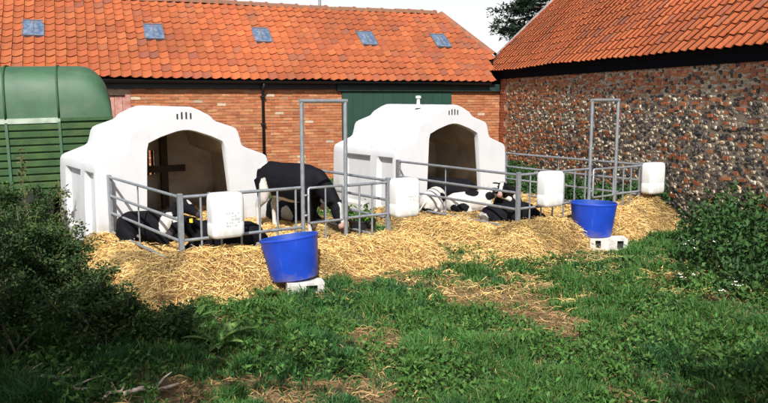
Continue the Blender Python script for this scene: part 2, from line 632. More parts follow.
# ------------------------------------------------------------------ brick barn across the back
A_L = R(22)
barn = thing('brick_barn', 'long low brick barn with orange pantile roof and green door behind the hutches', 'barn', (1.46, 21.35, 0), A_L)
barn_M = Matrix.Translation((1.46, 21.35, 0)) @ Matrix.Rotation(A_L, 4, 'Z')
X0, X1, EAVE, RIDGE, RUN, OVER = -14.0, 2.86, 2.62, 4.80, 2.8, 0.20
DOOR = (-2.76, 0.42)
RDOOR = (-9.6, -8.15)
w = MB()
for a, b in ((X0, RDOOR[0]), (RDOOR[1], DOOR[0]), (DOOR[1], X1 - 0.25)):
    w.span((a, 0, -0.2), (b, 0.25, EAVE - 0.1))
for d0, d1, h in ((DOOR[0], DOOR[1], 2.36), (RDOOR[0], RDOOR[1], 2.25)):
    w.span((d0, 0, h), (d1, 0.25, EAVE - 0.1))
w.span((X0, 2 * RUN - 0.25, -0.2), (X1 - 0.25, 2 * RUN, EAVE - 0.1))
w.span((X0, 0.25, -0.2), (X0 + 0.25, 2 * RUN - 0.25, EAVE - 0.1))
w.span((X1 - 0.5, 0.25, -0.2), (X1 - 0.25, 2 * RUN - 0.25, EAVE - 0.1))
wall = w.build('wall', 'mortar', barn)
BRICKC = [(0.48, 0.185, 0.070), (0.50, 0.20, 0.08), (0.45, 0.16, 0.06), (0.52, 0.225, 0.095), (0.47, 0.18, 0.068), (0.42, 0.14, 0.058), (0.54, 0.27, 0.12)]


def brick_field(k, x0, x1, z0, z1, yface, cols, skip=None, proud=0.012, pale=0.02):
    cw, ch = 0.228, 0.076
    rows = int((z1 - z0) / ch)
    for r_ in range(rows):
        z = z0 + r_ * ch
        x = x0 - (0.5 * cw if r_ % 2 else 0)
        while x < x1:
            a, b = max(x + 0.006, x0), min(x + cw - 0.006, x1)
            x += cw
            if b - a < 0.03 or (skip and skip((a + b) / 2, z)):
                continue
            c = random.choice(cols)
            kk = random.uniform(0.70, 0.95)
            c = (c[0], c[1] * 0.92, c[2] * 0.95)
            if random.random() < pale:
                c = (0.60, 0.46, 0.33)
            p = proud + random.uniform(-.004, .007)
            dx, dz = random.uniform(-.003, .003), random.uniform(-.003, .003)
            k.span((a + dx, yface - p, z + 0.006 + dz), (b + dx, yface + 0.02, z + ch - 0.006 + dz), tuple(q * kk for q in c))


bk = MB()
brick_field(bk, RDOOR[1], DOOR[0], 0.0, 2.48, 0, BRICKC)
brick_field(bk, DOOR[1], 2.25, 0.0, 2.48, 0, BRICKC, pale=0.02)
brick_field(bk, DOOR[0], DOOR[1], 2.37, 2.48, 0, BRICKC)
brick_field(bk, X0, RDOOR[0], 0.0, 2.48, 0, BRICKC)
bk.build('bricks', 'brick_mass', wall, color=True, kind='stuff')
# roof slab (hipped at the right end), tiles, ridge, skylights
SL = math.atan2(RIDGE - EAVE, RUN + OVER)
HIP = 1.39
rf = MB()
zt = -0.012
VX, VX2, VD = 1.62, 2.36, 0.93              # valley where the flint barn's roof comes over this one
ZV = EAVE + (RIDGE - EAVE) * (VD + OVER) / (RUN + OVER)
rf.add([(X0, -OVER, EAVE + zt), (VX, -OVER, EAVE + zt), (X1 - HIP, RUN, RIDGE + zt), (X0, RUN, RIDGE + zt),
        (X0, 2 * RUN + OVER, EAVE + zt), (X1, 2 * RUN + OVER, EAVE + zt),
        (X0, -OVER, EAVE - 0.07), (VX, -OVER, EAVE - 0.07), (X1, 2 * RUN + OVER, EAVE - 0.07), (X0, 2 * RUN + OVER, EAVE - 0.07),
        (VX2, VD, ZV + zt), (VX2, VD, EAVE - 0.07)],
       [(0, 1, 10, 2, 3), (3, 2, 5, 4), (10, 11, 8, 5, 2), (0, 3, 4), (0, 6, 7, 1), (1, 7, 11, 10), (5, 8, 9, 4), (4, 9, 6, 0), (6, 9, 8, 11, 7)])
roof = rf.build('roof', 'roof_board', barn)
slope_len = math.hypot(RIDGE - EAVE, RUN + OVER)
ncol = int((X1 - X0) / TILE_W)
nrow = int(slope_len / GAUGE) + 1
sky_x = [-10.28, -7.37, -4.61, -1.6, 0.9]
sky_cols = {}
skip = set()
for sx in sky_x:
    c_ = round((sx - X0) / TILE_W) - 1
    r_ = int(((1.72 + OVER) / math.cos(SL)) / GAUGE) - 2
    sky_cols[sx] = (c_, r_)
    skip |= {(c_, r_), (c_ + 1, r_), (c_, r_ + 1), (c_ + 1, r_ + 1)}
tile_roof(barn_M, roof, (X0, -OVER, EAVE), SL, ncol, nrow,
          lambda x, s: s < slope_len - 0.08 and (X0 + x + TILE_W) < min(X1 - HIP * (s + 0.18) / slope_len + 0.03, VX + 0.14 + (VX2 - VX) * s / 1.4) and X0 + x > -12.2, 0.10, skip=skip)
rotS = Matrix.Rotation(SL, 4, 'X')
for sx, (c_, r_) in sky_cols.items():
    M = Matrix.Translation((X0, -OVER, EAVE)) @ rotS @ Matrix.Translation((c_ * TILE_W, r_ * GAUGE - 0.03, 0.045))
    k = MB()
    k.span((0.0, 0.0, 0.02), (2 * TILE_W, TILE_L + GAUGE, 0.045))
    so = k.build('skylight', 'glass_blue', roof)
    so.matrix_basis = M
    k = MB()
    for a, b in (((-.012, -.01, .022), (.006, TILE_L + GAUGE, .06)), ((TILE_W - .01, -.01, .022), (TILE_W + .01, TILE_L + GAUGE, .058)), ((2 * TILE_W - .006, -.01, .022), (2 * TILE_W + .012, TILE_L + GAUGE, .06))):
        k.span(a, b)
    k.span((-.012, -.03, .0), (2 * TILE_W + .012, -.011, .06))
    k.span((-.012, TILE_L + GAUGE + .001, .0), (2 * TILE_W + .012, TILE_L + GAUGE + .025, .06))
    k.build('frame', 'lead_grey', so)


def half_round(k, p0, p1, r_, up, n=7, a0=0.0, a1=math.pi, lift=0.0):
    p0, p1 = Vector(p0), Vector(p1)
    t = (p1 - p0).normalized()
    up = (Vector(up) - t * Vector(up).dot(t)).normalized()
    side = t.cross(up).normalized()
    rr = [[p + side * math.cos(a0 + (a1 - a0) * j / n) * r_ + up * math.sin(a0 + (a1 - a0) * j / n) * r_ for j in range(n + 1)] for p in (p0, p1)]
    k.rings(rr, cap=False, closed=False)


ridge_me = MB()
half_round(ridge_me, (0, 0, 0), (0.46, 0, 0.0), 0.12, (0, 0, 1))
half_round(ridge_me, (0.40, 0, 0.004), (0.47, 0, 0.004), 0.133, (0, 0, 1))
ridge_mesh = ridge_me.mesh('ridge_tile', ['ridge_tile'], smooth=True)
x = -12.2
i = 0
while x < X1 - HIP - 0.3:
    o = link('ridge_tile', ridge_mesh, roof)
    o.location = (x, RUN, RIDGE - 0.02 + random.uniform(-0.012, 0.012) + 0.02 * math.sin(x * 0.7))
    o.rotation_euler = (0, random.uniform(-.02, .02), 0)
    x += 0.45
k = MB()
hp0, hp1 = Vector((VX2, VD, ZV - 0.03)), Vector((X1 - HIP, RUN, RIDGE - 0.03))
half_round(k, hp0, hp1, 0.13, (0, 0, 1), n=10)
k.build('hip_tile', 'ridge_tile', roof, smooth=True)
# gutter, fascia, downpipe
k = MB()
half_round(k, (-13.0, -OVER - 0.05, EAVE - 0.02), (1.60, -OVER - 0.05, EAVE - 0.02), 0.06, (0, 0, -1), n=8)
half_round(k, (-13.0, -OVER - 0.05, EAVE - 0.021), (1.60, -OVER - 0.05, EAVE - 0.021), 0.052, (0, 0, -1), n=8)
k.build('gutter', 'gutter_black', barn, smooth=True)
k = MB()
k.span((-12.5, -0.055, 2.40), (-2.95, -0.021, 2.56))
k.build('fascia', 'gutter_black', barn)
part_box('door_track', (-2.95, -0.12, 2.36), (2.02, -0.022, 2.56), 'fascia_green', barn)
k = MB()
k.tube([(-4.94, -OVER - 0.05, 2.54), (-4.94, -0.12, 2.36), (-4.94, -0.08, 2.25), (-4.94, -0.08, 0.0)], 0.038, 8)
dp = k.build('downpipe', 'gutter_black', barn, smooth=True)
for z in (0.7, 1.5, 2.2):
    part_box('bracket', (-5.0, -0.125, z), (-4.88, -0.015, z + 0.035), 'gutter_black', dp)
# green sliding door of broad boards
dr = MB()
dr.span((DOOR[0] - 0.04, -0.035, 0.02), (DOOR[1] + 0.04, -0.018, 2.35))
door = dr.build('door', 'fascia_green', barn)
nb = 11
bw = (DOOR[1] - DOOR[0] + 0.08) / nb
for j in range(nb):
    a = DOOR[0] - 0.04 + j * bw
    part_box('plank', (a + 0.003, -0.058 + random.uniform(-.002, .002), 0.03), (a + bw - 0.003, -0.034, 2.345), 'door_green', door)
dr = MB()
dr.span((RDOOR[0], 0.08, 0), (RDOOR[1], 0.11, 2.24))
rdoor = dr.build('door', 'timber_dark', barn)
rdoor['label'] = 'faded red timber door by the trailer'
for j in range(8):
    a = RDOOR[0] + j * (RDOOR[1] - RDOOR[0]) / 8
    part_box('plank', (a + 0.004, 0.055 + random.uniform(0, .006), 0.02), (a + (RDOOR[1] - RDOOR[0]) / 8 - 0.004, 0.082, 2.24), 'door_red', rdoor)
part_box('door_post', (RDOOR[1] - 0.12, -0.025, 0), (RDOOR[1] - 0.001, 0.05, 2.25), 'door_red', barn)
# thin flue standing behind the ridge
k = MB()
k.tube([(-2.35, RUN + 0.5, RIDGE - 0.5), (-2.35, RUN + 0.5, RIDGE + 0.62)], 0.045, 8)
k.tube([(-2.35, RUN + 0.5, RIDGE + 0.62), (-2.35, RUN + 0.5, RIDGE + 0.66)], 0.07, 8)
k.build('flue', 'galv_old', barn, smooth=True, angle=40)

# ------------------------------------------------------------------ flint barn on the right
B_R = R(10.7)
flint = thing('flint_barn', 'flint and brick barn on the right with steep orange pantile roof', 'barn', (3.39, 22.0, 0), -math.pi / 2 + B_R)
flint_M = Matrix.Translation((3.39, 22.0, 0)) @ Matrix.Rotation(-math.pi / 2 + B_R, 4, 'Z')
FL_LEN, FE, FOV, FP, VERGE = 18.0, 2.93, 0.085, R(43.5), -1.5
FRUN = 3.1
w = MB()
w.span((0, 0, -0.2), (FL_LEN, 0.4, FE + 0.02))
w.span((VERGE + 0.15, 2 * FRUN - 0.4, -0.2), (FL_LEN, 2 * FRUN, FE + 0.02))
for a in (VERGE + 0.15, FL_LEN - 0.4):
    w.add([(a, 0.4, 0), (a, 2 * FRUN - 0.4, 0), (a, 2 * FRUN - 0.4, FE), (a, FRUN, FE + FRUN * math.tan(FP) - 0.15), (a, 0.4, FE),
           (a + 0.4, 0.4, 0), (a + 0.4, 2 * FRUN - 0.4, 0), (a + 0.4, 2 * FRUN - 0.4, FE), (a + 0.4, FRUN, FE + FRUN * math.tan(FP) - 0.15), (a + 0.4, 0.4, FE)],
          [(0, 1, 2, 3, 4), (9, 8, 7, 6, 5), (0, 5, 6, 1), (1, 6, 7, 2), (2, 7, 8, 3), (3, 8, 9, 4), (4, 9, 5, 0)])
fwall = w.build('wall', 'flint_mortar', flint)


def flint_proto(seed):
    rs = random.Random(seed)
    b = bmesh.new()
    bmesh.ops.create_icosphere(b, subdivisions=2 if seed < 0 else 1, radius=0.5)
    for v in b.verts:
        q = v.co * (1 + 0.34 * mnoise.noise(v.co * 2.3 + Vector((seed * 3.1, 0, 0))))
        v.co = Vector((q.x, q.y * 0.7, q.z))
        if v.co.y < -0.24:
            v.co.y = -0.24 + 0.15 * (v.co.y + 0.24)      # knapped outer face
    m = MB()
    b.verts.ensure_lookup_table()
    m.add([v.co.copy() for v in b.verts], [tuple(v.index for v in f.verts) for f in b.faces])
    b.free()
    return m


FPRO = [flint_proto(i) for i in range(8)]
FMESH = [p.mesh('flint', ['flint_one'], smooth=False) for p in FPRO]
bp_ = MB()
bp_.span((-0.5, -0.3, -0.5), (0.5, 0.4, 0.5))
BRK_PRO = bp_
BRK_MESH = bp_.mesh('brick', ['flint_one'])
items = []
z = 0.02
while z < FE - 0.03:
    ch = random.uniform(0.045, 0.078)
    x = 0.50 + random.uniform(0, 0.1)
    while x < 15.5:
        # more brick high up and towards the corner, all flint low down at the near end
        zn = z / FE
        pb = 0.08 + 0.50 * max(0.0, zn - 0.62) / 0.38 + 0.36 * max(0.0, 1 - x / 6.5)
        pb *= 0.35 + 1.3 * float(fbm(x * 0.9 + 70, z * 5 + 3, 3))
        isb = random.random() < pb
        ww = random.uniform(0.06, 0.20) if isb else random.uniform(0.045, 0.13)
        hh = random.uniform(0.036, 0.06) if isb else ch * random.uniform(0.95, 1.35)
        if isb:
            c = random.choice([(0.50, 0.17, 0.065), (0.44, 0.145, 0.06), (0.54, 0.22, 0.09), (0.40, 0.13, 0.06)])
        else:
            dark = 0.27 + 0.20 * min(1.0, x / 10.0) - 0.12 * zn
            t = random.random()
            if t < dark:
                c = random.choice([(0.060, 0.055, 0.052), (0.095, 0.082, 0.072), (0.040, 0.037, 0.040)])
            elif t < dark + 0.30:
                c = random.choice([(0.32, 0.26, 0.20), (0.25, 0.21, 0.17), (0.38, 0.29, 0.19)])
            else:
                c = random.choice([(0.56, 0.46, 0.32), (0.62, 0.54, 0.42), (0.52, 0.38, 0.24), (0.48, 0.40, 0.30)])
        kk = random.uniform(0.8, 1.2)
        c = tuple(q * kk for q in c)
        M = Matrix.Translation((x + ww / 2, 0.01 + random.uniform(-.014, .006), z + ch / 2 + random.uniform(-.02, .02))) \
            @ Matrix.Rotation(random.uniform(-.3, .3) if not isb else random.uniform(-.16, .16), 4, 'Y') \
            @ Matrix.Diagonal((ww * (0.99 if isb else 1.2), random.uniform(0.07, 0.13) if not isb else 0.09, hh, 1))
        wp = flint_M @ M.translation
        items.append((not in_frame(wp, 2) or wp.z < 0.45, project(wp)[2], isb, M, c))
        x += ww + 0.006
    z += ch
items.sort(key=lambda q: (q[0], q[1]))
nf = nb_ = 0
mass = MB()
for (_, _, isb, M, c) in items:
    single = (isb and nb_ < 120) or (not isb and nf < 300)
    if single:
        o = link('brick' if isb else 'flint', BRK_MESH if isb else random.choice(FMESH), fwall)
        o.matrix_basis = M
        o.color = (*c, 1)
        nb_ += isb
        nf += not isb
    else:
        p = BRK_PRO if isb else random.choice(FPRO)
        mass.add([M @ Vector(q) for q in p.v], p.f, c)
mass.build('flints', 'flint_mass', fwall, color=True, kind='stuff')
# brick quoin at the corner
qn = MB()
z = 0.0
r_ = 0
while z < FE - 0.1:
    ln = 0.46 if (r_ // 3) % 2 else 0.34
    x = -0.0
    while x < ln:
        b = min(x + 0.22, ln)
        c = random.choice([(0.40, 0.11, 0.045), (0.36, 0.095, 0.045), (0.44, 0.14, 0.06)])
        qn.span((x + 0.005, -0.03 + random.uniform(-.004, .004), z + 0.005), (b - 0.005, 0.03, z + 0.071), c)
        x += 0.225
    z += 0.076
    r_ += 1
qn.build('quoin_bricks', 'brick_mass', fwall, color=True, kind='stuff')
# roof
zr = FE + (FRUN + FOV) * math.tan(FP)
rf = MB()
XE = FL_LEN + 0.1
rf.add([(VERGE, -FOV, FE), (XE, -FOV, FE), (XE, FRUN, zr), (VERGE, FRUN, zr), (VERGE, 2 * FRUN + FOV, FE), (XE, 2 * FRUN + FOV, FE),
        (VERGE, -FOV + 0.05, FE - 0.08), (XE, -FOV + 0.05, FE - 0.08), (XE, FRUN, zr - 0.14), (VERGE, FRUN, zr - 0.14), (VERGE, 2 * FRUN + FOV - .05, FE - 0.08), (XE, 2 * FRUN + FOV - .05, FE - 0.08)],
       [(0, 1, 2, 3), (3, 2, 5, 4), (0, 6, 7, 1), (6, 9, 8, 7), (9, 10, 11, 8), (0, 3, 9, 6), (3, 4, 10, 9), (1, 7, 8, 2), (2, 8, 11, 5), (4, 5, 11, 10)])
froof = rf.build('roof', 'roof_board', flint)
fs_len = (FRUN + FOV) / math.cos(FP)
tile_roof(flint_M, froof, (VERGE, -FOV, FE + 0.01), FP, int(16.2 / TILE_W), int(fs_len / GAUGE), lambda x, s: True, 0.14)
k = MB()
p0, p1 = Vector((VERGE - 0.03, -FOV - 0.04, FE + 0.0)), Vector((VERGE - 0.03, FRUN, zr + 0.04))
for a in (0,):
    rotv = Matrix.Rotation(FP, 3, 'X')
    k.box((p0 + p1) / 2, (0.035, (p1 - p0).length, 0.20), rotv)
k.build('bargeboard', 'galv_old', froof)
part_box('gable_filler', (VERGE + 0.06, -0.05, FE - 0.5), (-0.02, -0.01, FE - 0.075), 'eaves_shade_black', flint)  # dark filler carrying the painted eaves shade on past the corner
k = MB()
x = VERGE
while x < 15:
    half_round(k, (x, FRUN, zr), (x + 0.46, FRUN, zr), 0.13, (0, 0, 1))
    x += 0.45
k.build('ridge_tiles', 'ridge_tile', froof, smooth=True, kind='stuff')
part_box('eaves_shade_strip', (0.02, -0.055, FE - 0.22), (FL_LEN, -0.018, FE - 0.075), 'eaves_shade_black', flint)  # black strip added under the tiles, standing in for the eaves shadow

# ------------------------------------------------------------------ calf hutches
HALF = [(1.375, 0.0), (1.355, 0.22), (1.352, 0.27), (1.335, 1.10), (1.33, 1.15), (1.325, 1.235), (1.30, 1.285), (1.25, 1.315), (0.94, 1.43), (0.895, 1.465),
        (0.875, 1.52), (0.835, 1.67), (0.80, 1.72), (0.74, 1.75), (0.48, 1.835), (0.44, 1.86), (0.415, 1.89), (0.37, 1.93), (0.20, 2.015), (0.08, 2.055), (0.0, 2.06)]
PROFILE = HALF + [(-x, z) for x, z in HALF[-2::-1]]
OPEN = [(0.73, 0.0), (0.70, 0.5), (0.60, 1.45), (0.565, 1.535), (0.50, 1.58), (0.14, 1.70), (0.05, 1.72), (-0.08, 1.72), (-0.17, 1.70), (-0.52, 1.59), (-0.575, 1.55), (-0.60, 1.45), (-0.64, 0.5), (-0.66, 0.0)]
HL = 2.05


def resample(pts, n):
    pts = [Vector(p) for p in pts]
    L = [0]
    for a, b in zip(pts, pts[1:]):
        L.append(L[-1] + (b - a).length)
    out = []
    for i in range(n):
        t = L[-1] * i / (n - 1)
        j = 0
        while j < len(L) - 2 and L[j + 1] < t:
            j += 1
        s = (t - L[j]) / (L[j + 1] - L[j])
        out.append(pts[j].lerp(pts[j + 1], s))
    return out


def hutch(i, label, cap):
    base = pen_world(i, PEN[i]['hx'] + 1.36, PEN[i]['depth'])
    root = thing('calf_hutch', label, 'calf hutch', base, TH, 'white calf hutches')
    k = MB()

    def ring(y, inset=0.0, shrink=0.0):
        out = []
        for (x, z) in PROFILE:
            s = 1.0 if x > 0 else -1.0
            dx = dz = 0.0
            if inset and z > 0.25 and z < 2.03:
                if z < 1.2 and not (0.25 < z < 1.12):
                    pass
                elif z < 1.2:
                    dx = inset
                elif abs(x) < 1.28:
                    dx, dz = inset * 0.8, inset * 0.75
            x2 = x - s * (dx + shrink) if abs(x) > 0.02 else x
            out.append((x2, y, max(z - dz - (shrink if z > 0.05 else 0), 0)))
        return out
    panels = [(0.10, 0.58), (0.78, 1.66)]
    rings = [ring(0.0, 0, 0.02), ring(0.012, 0, 0.006), ring(0.04)]
    for a, b in panels:
        rings += [ring(a), ring(a + 0.05, 0.075), ring(b - 0.05, 0.075), ring(b)]
    rings += [ring(HL - 0.05), ring(HL - 0.012, 0, 0.008), ring(HL, 0, 0.03)]
    k.rings(rings, cap=False, closed=False)
    # front face with the doorway, and its jamb
    outer = rings[0]
    n = 61
    op = resample(OPEN, n)
    lo = [0.0]
    for a, b in zip(outer, outer[1:]):
        lo.append(lo[-1] + (Vector(b) - Vector(a)).length)
    opf = [resample(OPEN, 401)[round(400 * q / lo[-1])] for q in lo]
    inn0 = [(p.x, -0.004, p.y) for p in opf]
    inn1 = [(p.x * 0.985, 0.02, p.y * 0.993) for p in opf]
    inn2 = [(p.x * 0.985, 0.10, p.y * 0.993) for p in opf]
    k.rings([outer, inn0, inn1, inn2], cap=False, closed=False)
    shell = k.build('shell', ['hutch_white'], root, smooth=True, angle=38)
    # inner skin
    k = MB()
    prof_in = resample([(x * 0.915, z * 0.945) for x, z in PROFILE], n)
    r0 = [(p.x, 0.095, p.y) for p in prof_in]
    r1 = [(p.x, HL - 0.07, p.y) for p in prof_in]
    jam = [(p.x * 0.985, 0.098, p.y * 0.993) for p in op]
    k.rings([jam, r0, r1], cap=False, closed=False)
    # back wall, inner and outer faces round a barred vent window
    W = [(-0.36, 0.88), (0.20, 0.88), (0.20, 1.30), (-0.36, 1.30)]
    cx, cz = -0.08, 1.09
    loop = list(PROFILE)

    def hit(poly, ang):
        d = Vector((math.cos(ang), math.sin(ang)))
        best = None
        for a, b in zip(poly, poly[1:] + poly[:1]):
            a, b = Vector(a) - Vector((cx, cz)), Vector(b) - Vector((cx, cz))
            e = b - a
            den = d.x * e.y - d.y * e.x
            if abs(den) < 1e-9:
                continue
            t = (a.x * e.y - a.y * e.x) / den
            s = (a.x * d.y - a.y * d.x) / den
            if t > 0 and -1e-6 <= s <= 1 + 1e-6 and (best is None or t > best):
                best = t
        return cx + d.x * best, cz + d.y * best
    angs = sorted([2 * math.pi * j / 64 for j in range(64)] + [math.atan2(z - cz, x - cx) % (2 * math.pi) for x, z in W + loop])
    o_in = [hit([(x * 0.915, z * 0.945) for x, z in loop], a) for a in angs]
    w_in = [hit(W, a) for a in angs]
    k.rings([[(x, HL - 0.07, z) for x, z in o_in], [(x, HL - 0.07, z) for x, z in w_in], [(x, HL - 0.001, z) for x, z in w_in]], cap=False)
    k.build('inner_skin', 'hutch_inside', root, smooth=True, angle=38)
    k = MB()
    o_out = [hit([(x * 0.98, z * 0.985) for x, z in loop], a) for a in angs]
    k.rings([[(x, HL, z) for x, z in w_in], [(x, HL, z) for x, z in o_out]], cap=False)
    bw_ = k.build('back_wall', 'hutch_white', root)
    for j in range(7):
        xx = -0.36 + 0.56 * (j + 0.5) / 7
        kk = MB()
        kk.span((xx - 0.018, HL - 0.05, 0.881), (xx + 0.018, HL - 0.02, 1.299))
        kk.build('bar', 'timber_dark', bw_)
    # dark prop with a cross rail in front of the back wall
    kp = MB()
    kp.span((0.20, 1.68, 0.1), (0.31, 1.78, 1.86))
    prop = kp.build('prop', 'timber_dark', root)
    part_box('cross_rail', (-0.45, 1.64, 0.95), (0.60, 1.678, 1.06), 'timber_dark', prop)
    # vent slots high on the front
    for j in range(4):
        xx = -0.135 + j * 0.068
        hh = (0.075, 0.10, 0.10, 0.085)[j]
        kv = MB()
        kv.span((xx - 0.011, -0.008, 1.90 - 0.02), (xx + 0.011, 0.03, 1.90 - 0.02 + hh))
        kv.build('vent_slot', 'vent_dark', root)
    if cap:
        kc = MB()
        kc.lathe([(0.0, 2.03), (0.09, 2.03), (0.08, 2.07), (0.035, 2.09), (0.03, 2.20), (0.055, 2.21), (0.05, 2.25), (0.0, 2.255)], 16)
        co = kc.build('roof_vent', 'hutch_white', root, smooth=True, angle=40)
        co.location = (-0.25, 0.75, -0.03)
    else:
        pass
    return root


hutch(0, 'white stepped fibreglass calf hutch nearer the green trailer, with slatted vent inside', False)
hutch(1, 'white stepped fibreglass calf hutch before the green door, small vent cap on top', True)


# ------------------------------------------------------------------ pens of galvanised hurdles
def tubes(name, segs, r_, m, parent, n=8):
    for pts in segs:
        k = MB()
        k.tube(pts, r_, n)
        k.build(name, m, parent, smooth=True, angle=50)


RAILZ = (1.10, 0.84, 0.60, 0.33)


def side_hurdle(i, xloc, length, label):
    root = thing('pen_hurdle', label, 'hurdle', pen_world(i, xloc, 0.0), TH, 'galvanised pen hurdles')
    for z in RAILZ:
        k = MB()
        k.tube([(0, 0.03, z), (0, length, z)], 0.019, 8)
        k.build('rail', 'galvanised', root, smooth=True, angle=50)
    for y in (length * 0.56,):
        k = MB()
        k.tube([(0.022, y, 0.10), (0.022, y, RAILZ[0] + 0.01)], 0.010, 6)
        k.build('upright', 'galvanised', root, smooth=True, angle=50)
    k = MB()
    k.span((-0.028, -0.028, 0.0), (0.028, 0.028, 1.14))
    bv(k.build('post', 'galvanised', root), 0.006)
    k = MB()
    k.span((-0.02, length - 0.09, 0.05), (0.022, length + 0.01, 1.13))
    bv(k.build('end_plate', 'galvanised', root), 0.006)
    return root


def front_hurdle(i, x0, x1, ups, label, zt_=1.10, zl=0.61):
    root = thing('pen_hurdle', label, 'hurdle', pen_world(i, x0, 0.0), TH, 'galvanised pen hurdles')
    for z in (zt_, zl):
        k = MB()
        k.tube([(0, 0, z), (x1 - x0, 0, z)], 0.019, 8)
        k.build('rail', 'galvanised', root, smooth=True, angle=50)
    for u_ in ups:
        k = MB()
        k.tube([(u_ - x0, 0.0, 0.05), (u_ - x0, 0.0, zt_)], 0.013, 6)
        k.build('upright', 'galvanised', root, smooth=True, angle=50)
    return root


def portal(i, label):
    root = thing('gate_frame', label, 'gate', pen_world(i, 1.56, 0.0), TH, 'tall gate frames')
    for x in (0.0, 0.63):
        k = MB()
        k.tube([(x, 0, 0.0), (x, 0, 2.14)], 0.026, 10)
        k.build('upright', 'galvanised', root, smooth=True, angle=50)
    k = MB()
    k.tube([(-0.026, 0, 2.15), (0.656, 0, 2.15)], 0.026, 10)
    k.build('top_bar', 'galvanised', root, smooth=True, angle=50)
    gx0, gx1 = 0.075, 0.565
    g = MB()
    g.tube([(gx0, -0.01, 0.66), (gx0, -0.01, 1.075), (gx0 + 0.012, -0.01, 1.087), (gx1, -0.01, 1.087), (gx1 + 0.012, -0.01, 1.075), (gx1 + 0.012, -0.01, 0.66), (gx1, -0.01, 0.65), (gx0 + 0.012, -0.01, 0.65), (gx0, -0.01, 0.66)], 0.016, 8, cap=False)
    gate = g.build('gate', 'galvanised', root, smooth=True, angle=50)
    for x in (0.32,):
        k = MB()
        k.tube([(x, -0.01, 0.25), (x, -0.01, 1.08)], 0.011, 6)
        k.build('bar', 'galvanised', gate, smooth=True, angle=50)
    for z in (0.75, 1.0):
        k = MB()
        k.tube([(0.0, -0.01, z), (gx0, -0.01, z)], 0.014, 6)
        k.build('hinge', 'galv_old', gate, smooth=True)
    return root


NAMEP = ('left pen', 'right pen')
for i in (0, 1):
    pn = NAMEP[i]
    d = PEN[i]['depth']
    side_hurdle(i, 0.0, d - 0.03, 'galvanised four-rail hurdle down the left side of the %s' % pn)
    side_hurdle(i, PW, d + 0.25, 'galvanised four-rail hurdle down the right side of the %s' % pn)
    front_hurdle(i, 0.032, 1.53, (0.24, 0.48, 0.73, 0.97, 1.21, 1.46), 'low galvanised front hurdle of the %s, left of its tall frame' % pn)
    front_hurdle(i, 2.22, PW - 0.03, (2.40, 2.60), 'short galvanised front hurdle of the %s, right of its tall frame' % pn, 1.08, 0.66)
    portal(i, 'tall galvanised gate frame standing in the front of the %s' % pn)


# ------------------------------------------------------------------ white calf feeders hung on the rails
def feeder(i, x, label, marks):
    root = thing('milk_feeder', label, 'feeder', pen_world(i, x, -0.15, 0.63), TH, 'white feeders hung on the pens')
    W2, D2, HH = 0.195, 0.115, 0.50

    def rr(sx, sy, z, n=6, rad=0.06):
        out = []
        rad = min(rad, sx * 0.95, sy * 0.95)
        for cx, cy, a0 in ((sx - rad, sy - rad, 0), (-sx + rad, sy - rad, 90), (-sx + rad, -sy + rad, 180), (sx - rad, -sy + rad, 270)):
            for j in range(n):
                a = R(a0 + 90 * j / (n - 1))
                out.append((cx + rad * math.cos(a), cy + rad * math.sin(a), z))
        return out
    k = MB()
    prof = [(0.86, 0.0), (0.95, 0.012), (1.0, 0.045), (1.0, 0.16), (0.985, 0.17), (0.985, 0.185), (1.0, 0.195), (1.0, 0.42), (0.97, 0.47), (0.90, 0.495), (0.80, 0.505)]
    k.rings([rr(W2 * s, D2 * s, z) for s, z in prof], cap=True)
    k.build('bottle', 'feeder_white', root, smooth=True, angle=45)
    k = MB()
    for sx in (-0.12, 0.12):
        k.tube([(sx, 0.10, 0.36), (sx, 0.15, 0.44), (sx, 0.15, 0.50), (sx, 0.20, 0.49), (sx, 0.20, 0.42)], 0.008, 6)
    k.build('hook', 'galv_old', root, smooth=True)
    k = MB()
    k.tube([(-0.05, 0.05, 0.06), (-0.05, 0.17, 0.05), (-0.05, 0.21, 0.04)], [0.018, 0.016, 0.011], 8)
    k.build('teat', 'black_plastic', root, smooth=True)
    if marks:
        k = MB()
        rs = random.Random(marks)
        if marks == 1:
            for a in range(5):
                for b in range(5):
                    if rs.random() < 0.62:
                        x0 = -0.045 + a * 0.034
                        z0 = 0.13 + b * 0.036
                        k.span((x0, -D2 - 0.0025, z0), (x0 + rs.uniform(.015, .032), -D2 - 0.0005, z0 + rs.uniform(.010, .026)))
        else:
            for a in range(5):
                x0 = -0.02 + a * 0.026
                k.span((x0, -D2 - 0.0025, 0.265), (x0 + rs.uniform(.010, .02), -D2 - 0.0005, 0.28))
                if a % 2:
                    k.span((x0, -D2 - 0.0025, 0.225), (x0 + 0.016, -D2 - 0.0005, 0.24))
        k.build('print', 'print_grey', root)
    return root


feeder(0, 0.47, 'white plastic feeder with a grey printed panel, on the left pen near its corner', 1)
feeder(0, PW + 0.16, 'white plastic feeder at the right end of the left pen, faint marks', 2)
feeder(1, 0.50, 'white plastic feeder hung left of the right pen\'s tall frame', 0)
feeder(1, PW + 0.12, 'white plastic feeder farthest right, before the flint wall', 0)


